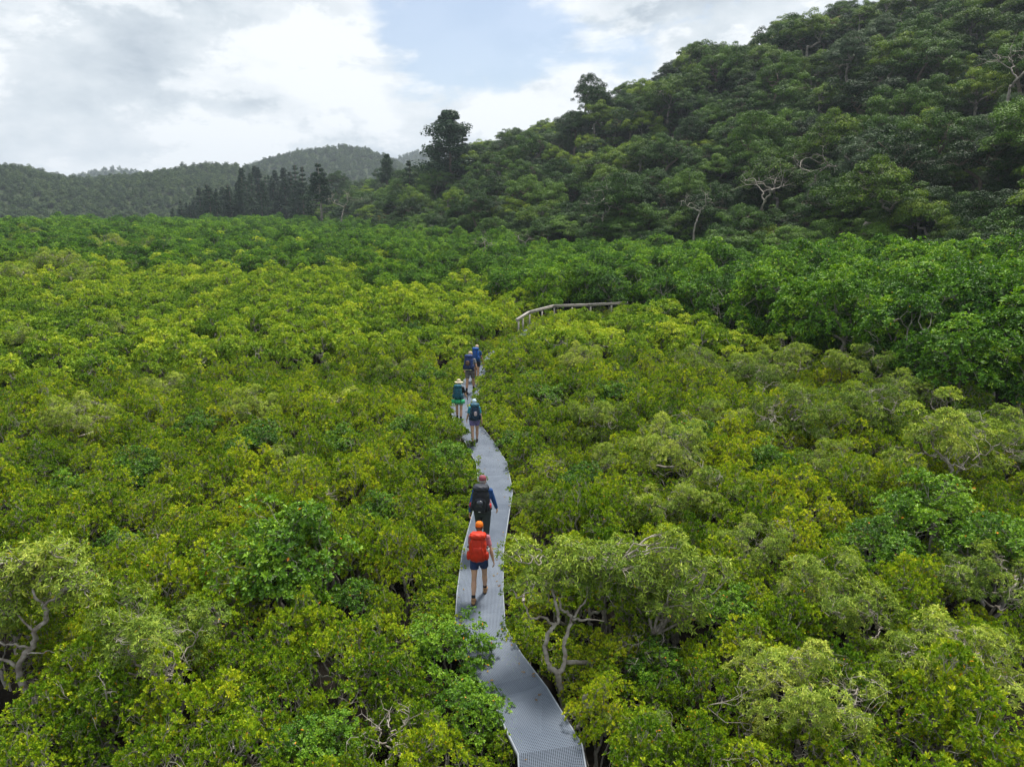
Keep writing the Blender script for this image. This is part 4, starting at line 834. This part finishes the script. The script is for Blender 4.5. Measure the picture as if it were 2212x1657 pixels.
limb_tree('pale mangrove with thick twisted bare limbs close to the right edge of the boardwalk', YR, [
    (.085, .07, [(1230, 1570, -.1), (1220, 1530, 0), (1213, 1500, 0), (1204, 1454, 0)]),
    (.065, .028, [(1204, 1454, 0), (1185, 1437, 0), (1178, 1406, .1), (1183, 1371, .15), (1195, 1355, .2), (1206, 1338, .25), (1202, 1307, .3), (1196, 1270, .5), (1204, 1240, .6)]),
    (.035, .012, [(1196, 1352, .2), (1173, 1332, .1), (1147, 1337, 0), (1138, 1316, -.1), (1131, 1300, -.1)]),
    (.065, .026, [(1204, 1454, 0), (1222, 1428, .1), (1218, 1404, .2), (1223, 1373, .3), (1234, 1340, .4), (1228, 1323, .5), (1211, 1318, .6), (1206, 1290, .8)]),
    (.035, .012, [(1236, 1336, .4), (1254, 1340, .3), (1277, 1337, .2), (1306, 1341, .1)]),
    (.032, .014, [(1240, 1333, .4), (1249, 1314, .5), (1266, 1295, .6), (1266, 1276, .7), (1280, 1240, .8)]),
    (.060, .030, [(1222, 1430, .1), (1256, 1430, .3), (1287, 1432, .5), (1308, 1427, .6), (1318, 1409, .8), (1358, 1387, 1.1), (1390, 1340, 1.5)]),
    (.030, .014, [(1310, 1424, .6), (1335, 1408, .7), (1368, 1398, .8), (1410, 1370, .9)])],
    [(1160, 1275, 1180, 1250, .1, 1.1, 14), (1225, 1350, 1190, 1250, .3, 1.4, 13), (1340, 1490, 1185, 1280, .6, 1.7, 18), (1380, 1480, 1270, 1340, .4, 1.4, 9), (1140, 1180, 1255, 1290, 0, .4, 2)], 5)
limb_tree('thick bare grey stub curving up between the shrubs at the bottom right of the boardwalk', at(1250, 1570, .4).y, [
    (.05, .06, [(1228, 1590, 0), (1240, 1575, 0), (1256, 1565, 0), (1264, 1541, 0), (1266, 1506, 0), (1282, 1491, .05)]), (.02, .008, [(1264, 1548, 0), (1275, 1535, 0), (1280, 1522, 0)])], [], 6)
YL = at(62, 1500, .6).y
limb_tree('pale mangrove with a twisting white trunk at the left edge of the photo', YL, [
    (.085, .05, [(85, 1570, 0), (70, 1524, 0), (47, 1473, 0), (40, 1445, 0), (51, 1417, 0), (74, 1389, .1), (77, 1361, .1), (100, 1342, .2), (98, 1324, .2), (93, 1305, .3)]),
    (.035, .012, [(93, 1305, .3), (74, 1282, .3), (77, 1263, .4), (66, 1240, .5), (30, 1225, .6)]), (.035, .012, [(95, 1310, .3), (121, 1287, .3), (140, 1272, .4), (150, 1245, .5), (165, 1215, .6)]),
    (.045, .03, [(41, 1447, 0), (20, 1430, 0), (-8, 1422, 0), (-40, 1400, 0)]), (.03, .016, [(62, 1400, 0), (40, 1394, 0), (10, 1391, 0), (-20, 1380, 0)]), (.022, .008, [(60, 1412, 0), (90, 1408, 0), (121, 1410, 0)]),
    (.028, .010, [(77, 1365, .1), (45, 1335, .2), (28, 1310, .3), (20, 1280, .3)]), (.02, .008, [(98, 1325, .2), (115, 1310, .3), (125, 1300, .3)])],
    [(-60, 60, 1190, 1300, .1, 1.2, 16), (40, 190, 1195, 1270, .2, 1.4, 18), (130, 210, 1250, 1310, .2, 1.0, 5), (-60, 40, 1290, 1370, 0, .6, 7)], 8)
hero('pale', 330, 1400, .80, 'low spreading pale mangrove in the lower left thicket', 2, 1.0)
hero('pale', 1745, 1500, .70, 'pale mangrove with grey splayed limbs in the lower right thicket', 3, .3)
hero('pale', 2070, 1430, .74, 'pale mangrove with an upright grey trunk near the lower right corner', 1, 4.0)
hero('pale', 1790, 1290, .75, 'small pale mangrove behind the two in the lower right thicket', 2, 5.0)
hero('pale', 1385, 1610, .45, 'smallest pale mangrove, right of the boardwalk at the bottom edge', 0, 3.0)
hero('pale', 1160, 1090, .42, 'small pale mangrove at the right edge of the boardwalk beside the black backpack', 3, 1.0)
hero('broad', 620, 1180, 1.08, 'largest dark green broad-leaved bush in the left thicket, one orange leaf cluster on it', 0, 0)
hero('broad', 968, 1405, .62, 'broad-leaved bush whose leaves hang over the left edge of the boardwalk', 1, .9)
hero('broad', 1008, 1530, .52, 'broad-leaved bush overhanging the boardwalk left edge nearest the bottom', 2, 2.2)
hero('broad', 680, 1610, .55, 'broad-leaved bush at the bottom edge left of the boardwalk', 1, 4.0)
hero('broad', 2010, 1110, 1.0, 'widest dark green broad-leaved bush in the right thicket', 0, 2.0)
hero('broad', 1900, 1180, .75, 'dark broad-leaved bush left of the widest one in the right thicket', 2, 1.0)
hero('broad', 968, 985, .62, 'broad-leaved bush leaning over the boardwalk left of the hiker in purple shorts', 1, 3.0)
hero('shrub', 985, 1030, .85, 'rounded yellow-green shrub over the left edge of the boardwalk behind the hiker in purple shorts', 1, 1.0)
hero('shrub', 1010, 1085, .62, 'small shrub brushing the left edge of the boardwalk ahead of the black backpack', 4, 2.0)
hero('shrub', 1075, 835, .95, 'shrub at the right edge of the boardwalk covering the legs of the front hiker', 2, 2.0)
nm, cat, lb, grp = GROUPS['shrub']; edge_n = 0
WP = np.array([(at(a, b, DECK_Z) + Vector((0, 0, z)))[:] for a, b, h in WHO[:4] for z in (.1, .6, 1.2, 1.6)] + [(at(1016, 846, DECK_Z) + Vector((0, 0, z)))[:] for z in (.3, .9, 1.5)] + [(at(1028, 821, DECK_Z) + Vector((0, 0, z)))[:] for z in (1.0, 1.6)] + [(RAIL[i] * (1 - t) + RAIL[i + 1] * t)[:] for i in range(4) for t in (0, .5)] + [(RAIL[i] * (1 - t) + RAIL[i + 1] * t - Vector((0, 0, .45)))[:] for i in range(4) for t in (0, .5)])
KALL = KEEP
def edge_shrubs():
    global KEEP, edge_n
    KEEP = WP; seg = np.linalg.norm(np.diff(PATH[:, :2], axis=0), axis=1); q0 = np.r_[0, np.cumsum(seg)]; q = 0.
    while q < q0[-1]:
        c = np.array([np.interp(q, q0, PATH[:, 0]), np.interp(q, q0, PATH[:, 1])]); c2 = np.array([np.interp(q + .3, q0, PATH[:, 0]), np.interp(q + .3, q0, PATH[:, 1])]); d = (c2 - c) / max(np.linalg.norm(c2 - c), 1e-6); n_ = np.array([d[1], -d[0]]); r = math.hypot(*c)
        q += .95
        if r < 8.5: continue
        for sg in (-1, 1):
            far = r > 29.5; s_ = rng.uniform(.8, 1.0) * (1.12 if far and sg > 0 else .85 if r > 21 else .58)
            if r > 37: s_ *= .88
            p = c + n_ * sg * (.44 + 1.05 * s_ * (.72 if far else .80 if r > 21 else .62)) + rng.uniform(-.15, .15, 2)
            for k in range(4):
                if blocks(p[0], p[1], 2.0 * s_, 1.05 * s_, .8): s_ *= .82
                else: break
            else: continue
            if path_dist(*p) < (.5 if r > 21 else .42) + 1.05 * s_ * .5 or not free(p[0], p[1], s_ * .7): continue
            plant('shrub', rng.randint(7), nm, (p[0], p[1], 0), rng.uniform(0, 6.28), (s_, s_, s_ * 1.08), lb, cat, grp, 'foliage'); TAKEN.append((p[0], p[1], 1.05 * s_ * .8)); edge_n += 1
    KEEP = KALL
edge_shrubs()
for i, (px, py, s_) in enumerate(((950, 1195, .62), (946, 1260, .60), (940, 1330, .62), (965, 1130, .55), (1000, 1075, .5), (1145, 1300, .42), (1150, 1360, .45), (1140, 1240, .42), (1215, 1440, .42), (1330, 1395, .7), (1275, 1465, .55), (1385, 1440, .65), (1310, 1500, .6), (1240, 1380, .5))):
    hero('shrub', px, py, s_, GROUPS['shrub'][2], i, i * 1.3)
for i in range(46):
    a_ = R(rng.uniform(-36, 36)); r_ = rng.uniform(7, 30); x, y = r_ * math.sin(a_), r_ * math.cos(a_); s_ = rng.uniform(.38, .56)
    if path_dist(x, y) < 1.3 or not in_field(x, y) or blocks(x, y, 3.2 * s_, 1.1 * s_): continue
    o = plant('bare', 4 + i % 2, 'bare_shrub', (x, y, 0), rng.uniform(0, 6.28), (s_ * 1.2, s_ * 1.2, s_), 'leafless grey twiggy shrub poking out of the green thicket', 'shrub', 'leafless twiggy shrubs')
n_pale = 0
for px, py, s in ((1540, 1075, .72), (1400, 1090, .62), (2050, 960, 1.15), (1720, 900, .95), (1860, 880, 1.0), (1640, 800, .95), (1290, 905, .75), (1440, 965, .85), (1560, 900, .75), (735, 865, .7), (540, 885, .75), (170, 905, .8), (1860, 790, 1.0), (1980, 840, .9), (60, 740, .9), (1250, 780, .8), (860, 660, .7), (2150, 1250, .7),
                  (1700, 780, .95), (1500, 790, .8), (620, 1000, .6), (360, 830, .7), (1330, 1000, .6), (1620, 1180, .6), (480, 760, .8), (140, 640, .9), (1800, 1010, .7), (2160, 950, .9), (620, 690, .8), (850, 800, .7), (700, 720, .7), (250, 720, .8), (230, 530, 1.9), (120, 560, 1.7), (60, 520, 2.0), (330, 540, 1.6), (250, 500, 1.9), (30, 590, 1.4), (180, 600, 1.3)):
    lv, wd, H, rx = PROTO['pale'][n_pale % 4]; p = at(px, py, H * s * .66); pd = path_dist(p.x, p.y)
    if pd < rx * s * .8 + .4 or blocks(p.x, p.y, H * s, rx * s): continue
    nm, cat, lb, grp = GROUPS['pale']; plant('pale', n_pale, nm, (p.x, p.y, 0), rng.uniform(0, 6.28), (s, s, s), lb, cat, grp); TAKEN.append((p.x, p.y, .4)); n_pale += 1
for i, (px, py, s) in enumerate(((1500, 960, .8), (1120, 960, .55), (300, 1010, .7), (820, 1110, .6), (1180, 860, .7), (760, 1300, .5), (1580, 1330, .6), (1330, 860, .8), (430, 1240, .5), (930, 820, .7), (1080, 790, .5), (560, 960, .8), (140, 1060, .6), (2170, 1180, .9), (1260, 1040, .6), (880, 930, .7), (1150, 820, .6), (740, 960, .7), (1420, 1450, .5), (1010, 700, .8), (900, 720, .8), (1660, 1000, .7), (420, 930, .7), (250, 1180, .5))):
    lv, wd, H, rx = PROTO['broad'][i % 3]; p = at(px, py, H * s * .66)
    if path_dist(p.x, p.y) < rx * s * .8 + .4 or blocks(p.x, p.y, H * s, rx * s): continue
    nm, cat, lb, grp = GROUPS['broad']; plant('broad', i, nm, (p.x, p.y, 0), rng.uniform(0, 6.28), (s, s, s), lb, cat, grp); TAKEN.append((p.x, p.y, rx * s * .8))
def hexgrid(sp, r0, r1, a0=-41, a1=41):
    out = []; ny = int(r1 / (sp * .87)) + 2
    for j in range(ny):
        y = j * sp * .87
        for i in range(-int(r1 / sp), int(r1 / sp) + 1):
            x = (i + .5 * (j % 2)) * sp; x2, y2 = x + rng.uniform(-.32, .32) * sp, y + rng.uniform(-.32, .32) * sp; r = math.hypot(x2, y2)
            if r0 <= r < r1 and a0 < math.degrees(math.atan2(x2, y2)) < a1: out.append((x2, y2, r))
    out.sort(key=lambda q: q[2]); return out
# near thicket
shr = []
for x, y, r in hexgrid(.98, 4.5, 34):
    if not in_field(x, y, .5): continue
    n = float(vnoise(x, y, 3.3, 4)); s = .62 + .10 * n + rng.uniform(-.12, .12) + .08 * min(1, r / 25)
    pd = path_dist(x, y)
    if pd < 1.05 * s * .65 + .30: 
        s *= .62
        if pd < 1.05 * s * .65 + .36: continue
    ok = True; sz = 1.0
    for k in range(3):
        if blocks(x, y, 2.0 * s * sz, 1.05 * s): s *= .78; ok = False
        else: ok = True; break
    if not ok or pd < .62: continue
    if not free(x, y, s * 1.05): continue
    if n < -.62 and rng.rand() < .25 and r < 22: continue          # dark gaps
    shr.append((x, y, s, s * rng.uniform(1.12, 1.55)))
FILL = [(x, y, 1.05 * s) for x, y, s, z in shr]
for x, y, r in hexgrid(.72, 4.5, 26):
    s = rng.uniform(.36, .52); pd = path_dist(x, y)
    if pd < 1.05 * s * .7 + .42 or any((a - x) ** 2 + (b - y) ** 2 < (c * .85) ** 2 for a, b, c in FILL) or not free(x, y, s) or blocks(x, y, 2.0 * s, 1.05 * s): continue
    if rng.rand() < .25: continue
    FILL.append((x, y, 1.05 * s)); shr.append((x, y, s, s * rng.uniform(1.2, 1.9)))
shr.sort(key=lambda q: math.hypot(q[0], q[1]))
nm, cat, lb, grp = GROUPS['shrub']
for i, (x, y, s, sz) in enumerate(shr[:300 - edge_n]): plant('shrub', rng.randint(7), nm, (x, y, 0), rng.uniform(0, 6.28), (s, s, sz), lb, cat, grp, 'foliage')
rest = shr[300 - edge_n:]
# field beyond the near thicket
nr = len(rest)
if nr: mass('shrub_thicket', 'yellow-green mangrove thicket between the nearer shrubs and the tall belt', 'thicket', 'shrub', [(x, y, 0) for x, y, s, z in rest], rng.uniform(0, 6.28, nr), [(s, s, z) for x, y, s, z in rest], rng.randint(0, 7, nr))
midp = []
for x, y, r in hexgrid(1.62, 34, 100):
    if not in_field(x, y, 1.0 + ((float(vnoise(x, y, 11, 3)) * 14 + 8) if math.atan2(x, y) < -.05 else 0)): continue
    s = (.56 + .08 * float(vnoise(x, y, 8, 4)) + rng.uniform(-.10, .10)) * (1 + .2 * min(1, (r - 34) / 40))
    pd = path_dist(x, y); ok = pd > 1.8 * s * .8 + .45
    if ok:
        for k in range(3):
            if blocks(x, y, 3.4 * s, 1.8 * s): s *= .75; ok = False
            else: ok = True; break
    if ok and free(x, y, 1.4 * s): midp.append((x, y, s, s * rng.uniform(1.0, 1.4)))
# the tall belt up to the hill and the far mangrove flat
bl = []
for x, y, r in hexgrid(2.7, 24, 250):
    az = math.atan2(x, y); rb = lerp_tab(BELT, az); rf = lerp_tab(FOOT, az)
    rb = rb + (float(vnoise(x, y, 11, 3)) * 14 + 8 if az < -.05 else 0)
    if r < rb + .6 or r > min(rf + 8, 235): continue
    if r > 130 and rng.rand() < .35: continue
    t = np.clip((math.degrees(az) + 5) / 35, 0, 1)            # taller towards the right
    s = (.57 + .30 * t) * (1 + .10 * float(vnoise(x, y, 9, 6))) * rng.uniform(.88, 1.12)
    if az < 0: s *= 1 + .85 * np.clip((r - 70) / 130, 0, 1)
    else: s *= 1 + .06 * np.clip((r - rb) / 20, 0, 1)
    if r < 60 and (path_dist(x, y) < 2.3 * s * .85 + .5 or blocks(x, y, 6.4 * s, 2.3 * s)): continue
    if az < -.02 and rng.rand() < (.55 if r < rb + 25 else .25):
        midp.append((x, y, s * 1.55, s * 1.55 * rng.uniform(.85, 1.1))); continue
    bl.append((x, y, s, s * rng.uniform(.9, 1.12)))
bl.sort(key=lambda q: math.hypot(q[0], q[1])); midp.sort(key=lambda q: math.hypot(q[0], q[1]))
nm, cat, lb, grp = GROUPS['mid']
for i, (x, y, s, sz) in enumerate(midp[:290]): plant('mid', rng.randint(4), nm, (x, y, 0), rng.uniform(0, 6.28), (s, s, sz), lb, cat, grp)
rest = midp[290:]; nr = len(rest)
if nr: mass('mangrove_canopy', 'mangrove canopy in the middle distance on the left', 'canopy', 'mid', [(x, y, 0) for x, y, s, z in rest], rng.uniform(0, 6.28, nr), [(s, s, z) for x, y, s, z in rest], rng.randint(0, 4, nr))
nm, cat, lb, grp = GROUPS['belt']
for i, (x, y, s, sz) in enumerate(bl[:290]): plant('belt', rng.randint(5), nm, (x, y, 0), rng.uniform(0, 6.28), (s, s, sz), lb, cat, grp)
rest = bl[290:]; nr = len(rest)
mass('far_mangroves', 'far bright green mangrove canopy reaching to the foot of the hills', 'canopy', 'belt', [(x, y, 0) for x, y, s, z in rest], rng.uniform(0, 6.28, nr), [(s, s, z) for x, y, s, z in rest], rng.randint(0, 5, nr))
# forest on the hill
ht = []
for x, y, r in hexgrid(5.3, 50, 400, -22, 41):
    az = math.atan2(x, y); rf = lerp_tab(FOOT, az); rr = lerp_tab([(a, b) for a, b, c in RIDGE], az)
    if r < rf + 1 or r > rr + 22: continue
    if az < px_az(690): continue
    z = float(hill_z(x, y)); s = rng.uniform(.48, 1.05) * (1 if r < rr - 22 else .72)
    n = float(vnoise(x, y, 20, 9)); q = rng.rand()
    kind = 'hill' if q < .55 - .15 * n else 'olive' if q < .88 else 'grey' if q < .965 else 'rust' if q < .975 else 'hill'
    ht.append((x, y, z, s, kind, r))
used = {}
for k_, cap in (('hill', 210), ('olive', 130), ('grey', 70), ('rust', 20)):
    sel = sorted([t for t in ht if t[4] == k_], key=lambda t: t[5]); info = {'hill': ('dark_forest_tree', 'dark green broad-crowned forest tree on the steep hillside', 'dark green trees on the hill'), 'olive': ('olive_forest_tree', 'olive green clumpy-crowned gum tree on the steep hillside', 'olive green trees on the hill'),
        'grey': ('grey_green_tree', 'grey-green airy tree on the steep hillside', 'grey-green trees on the hill'), 'rust': ('rust_coloured_tree', 'yellowish rust-coloured tree on the steep hillside', 'rust-coloured trees on the hill')}[k_]
    for x, y, z, s, _, r in sel[:cap]: plant(k_, rng.randint(len(PROTO[k_])), info[0], (x, y, z - .4), rng.uniform(0, 6.28), (s, s, s * rng.uniform(.9, 1.15)), info[1], 'tree', info[2])
    rest = sel[cap:]; nr = len(rest)
    if nr: mass('hill_forest', info[2][:-12].strip() + ' forest canopy high on the hillside', 'forest', k_, [(x, y, z - .4) for x, y, z, s, _, r in rest], rng.uniform(0, 6.28, nr), [(t[3],) * 3 for t in rest], rng.randint(0, len(PROTO[k_]), nr))
# shorter understorey along the slope
us = []
for x, y, r in hexgrid(4.0, 48, 330, -22, 41):
    az = math.atan2(x, y); rf = lerp_tab(FOOT, az); rr = lerp_tab([(a, b) for a, b, c in RIDGE], az)
    if rf - 3 < r < rr + 6 and az > px_az(600): us.append((x, y, float(max(hill_z(x, y), 0)), rng.uniform(.28, .42) * (1.55 if r < rf + 14 else 1.0)))
nr = len(us); mass('hill_undergrowth', 'dark understorey filling the gaps between trees on the hillside', 'undergrowth', 'hill', [u[:3] for u in us], rng.uniform(0, 6.28, nr), [(u[3] * 1.3, u[3] * 1.3, u[3]) for u in us], rng.randint(0, 5, nr))
# bare trees and single coloured trees on the hill
for i, (px, py, r, s, lb) in enumerate(((1918, 190, 150, 1.1, 'leafless white tree standing high on the right of the hillside'), (1300, 520, 100, 1.1, 'leafless pale tree low on the hillside above the handrail'), (1500, 520, 88, .9, 'leafless pale forked tree at the foot of the hill'), (1640, 520, 86, 1.25, 'pale tree with drooping bare limbs at the foot of the hill'), (1740, 470, 88, 1.1, 'bare arching pale tree in the middle of the hillside'), (1045, 590, 75, .55, 'small bare pale tree sticking out of the mangrove belt'), (740, 500, 160, 1.3, 'bare pale tree at the far left foot of the hill'), (2170, 260, 95, 1.2, 'pale forked trunk near the right edge of the hillside'), (1130, 560, 100, .6, 'bare whitish tree leaning at the back of the mangroves'))):
    p = atr(px, py, r); z = max(float(hill_z(p.x, p.y)), 0); plant('bare', i % 4, 'bare_tree', (p.x, p.y, max(z - .5, p.z - .5) if r > 80 else 2.5), i * 1.7, (s, s, s), lb, 'tree', 'bare trees on the hill')
for px, py, r, s, lb in ((1850, 490, 68, .62, 'rust-orange tree at the foot of the hill behind the mangrove belt'), (1790, 100, 165, .8, 'yellow-orange tree near the top of the hill')):
    p = atr(px, py, r); z = max(float(hill_z(p.x, p.y)), 0); plant('rust', 0, 'rust_coloured_tree', (p.x, p.y, z), 1, (s, s, s), lb, 'tree', 'rust-coloured trees on the hill')
# conifers
def conifer(px, ptop, r, kind, i, label, s=None, base=None, grp='dark hoop pines in front of the far hills'):
    lv, wd, H, rx = PROTO[kind][i % len(PROTO[kind])]; t = atr(px, ptop, r)
    zb = max(float(hill_z(t.x, t.y)), 0) if base is None else base
    k = (t.z - zb) / H if s is None else s
    o = plant(kind, rng.randint(9) if kind == 'pine' else i, 'hoop_pine', (t.x, t.y, t.z - H * k), rng.uniform(0, 6), (k * rng.uniform(.95, 1.6), k * rng.uniform(.95, 1.6), k), label, 'pine tree', grp); o.rotation_euler[0] = rng.normal(0, .03); o.rotation_euler[1] = rng.normal(0, .03)
for i in range(120):
    px = 372 + 370 * rng.rand() ** 1.15; top = 440 - 74 * np.clip((px - 370) / 170, 0, 1) ** .7 + rng.uniform(14, 44); conifer(px, top, rng.uniform(265, 330), 'pine', i, 'tall dark hoop pine in the dense stand in front of the far hills', base=0)
conifer(972, 238, 190, 'pine_big', 0, 'biggest dark pine, rising alone above the ridge against the clouds', s=1.0)
conifer(1012, 268, 195, 'pine', 2, 'dark pine close behind the biggest one on the ridge', s=.8)
conifer(833, 333, 235, 'pine_big', 0, 'small flat-branched pine on the skyline left of the biggest pine', s=.5)
conifer(688, 352, 200, 'pine_open', 0, 'sparse tall pine with pale trunk standing right of the dense pine stand')
conifer(648, 372, 250, 'pine', 3, 'rounded dark pine behind the sparse tall pine')
conifer(880, 345, 190, 'pine', 0, 'slim dark pine on the slope below the skyline pine', s=.8)
p = atr(1268, 160, 190); z_ = float(hill_z(p.x, p.y)) - .5; k_ = (p.z - z_) / PROTO['hill'][0][2]; plant('hill', 0, 'dark_forest_tree', (p.x, p.y, z_), 2, (.75 * k_, .75 * k_, k_), 'dark airy tree standing highest on the middle stretch of the hill skyline', 'tree', 'dark green trees on the hill')
# forests of the far hills
for j, (fn, az0, az1, rf, rr) in enumerate(FAR):
    sp = (5.6, 7.2, 12, 12)[j]; pts = []; r = rf + 3
    while r < rr + 30:
        n = int((az1 - az0) * r / sp)
        for k in range(n):
            a = az0 + (az1 - az0) * (k + rng.uniform(0, 1)) / n; q = r + rng.uniform(-.5, .5) * sp; x, y = q * math.sin(a), q * math.cos(a)
            if abs(a) < .75: pts.append((x, y, float(fn(x, y)) - 2))
        r += sp * .9
    pts = [p for p in pts if p[2] > -2.5]; nr = len(pts); s = rng.uniform(.45, .64, nr) * (1, 1.15, 1.4, 1.4)[j]; mass('far_forest', ('forest covering the nearest far hill on the left', 'forest covering the rounded middle far hill', 'hazy forest on the most distant hill at the far left', 'hazy forest on the distant ridge left of the big pine')[j], 'forest', 'far', pts, rng.uniform(0, 6.28, nr), np.stack([s, s, s * rng.uniform(.8, 1.1, nr)], 1), rng.randint(0, 4, nr))
print('plants: shrubs', len(shr), 'mid', len(midp), 'belt', len(bl), 'hill', len(ht), 'under', len(us))

# ------------------------------------------------------------------ haze
def haze():
    V = [(x, y, z) for z in (-6, 170) for x, y in ((-1500, -40), (1500, -40), (1500, 2000), (-1500, 2000))]
    F = [[0, 3, 2, 1], [4, 5, 6, 7], [0, 1, 5, 4], [1, 2, 6, 5], [2, 3, 7, 6], [3, 0, 4, 7]]
    m = bpy.data.materials.new('haze'); m.use_nodes = True; t = m.node_tree; t.nodes.clear(); o = N(t, 'ShaderNodeOutputMaterial'); v = N(t, 'ShaderNodeVolumePrincipled')
    v.inputs['Density'].default_value = .00025; v.inputs['Color'].default_value = (.72, .82, .95, 1); v.inputs['Anisotropy'].default_value = .2; t.links.new(v.outputs[0], o.inputs['Volume'])
    tag(obj('haze', npmesh('haze', V, [F], m)), 'thin pale haze lying over the valley', 'haze', kind='stuff')
haze()
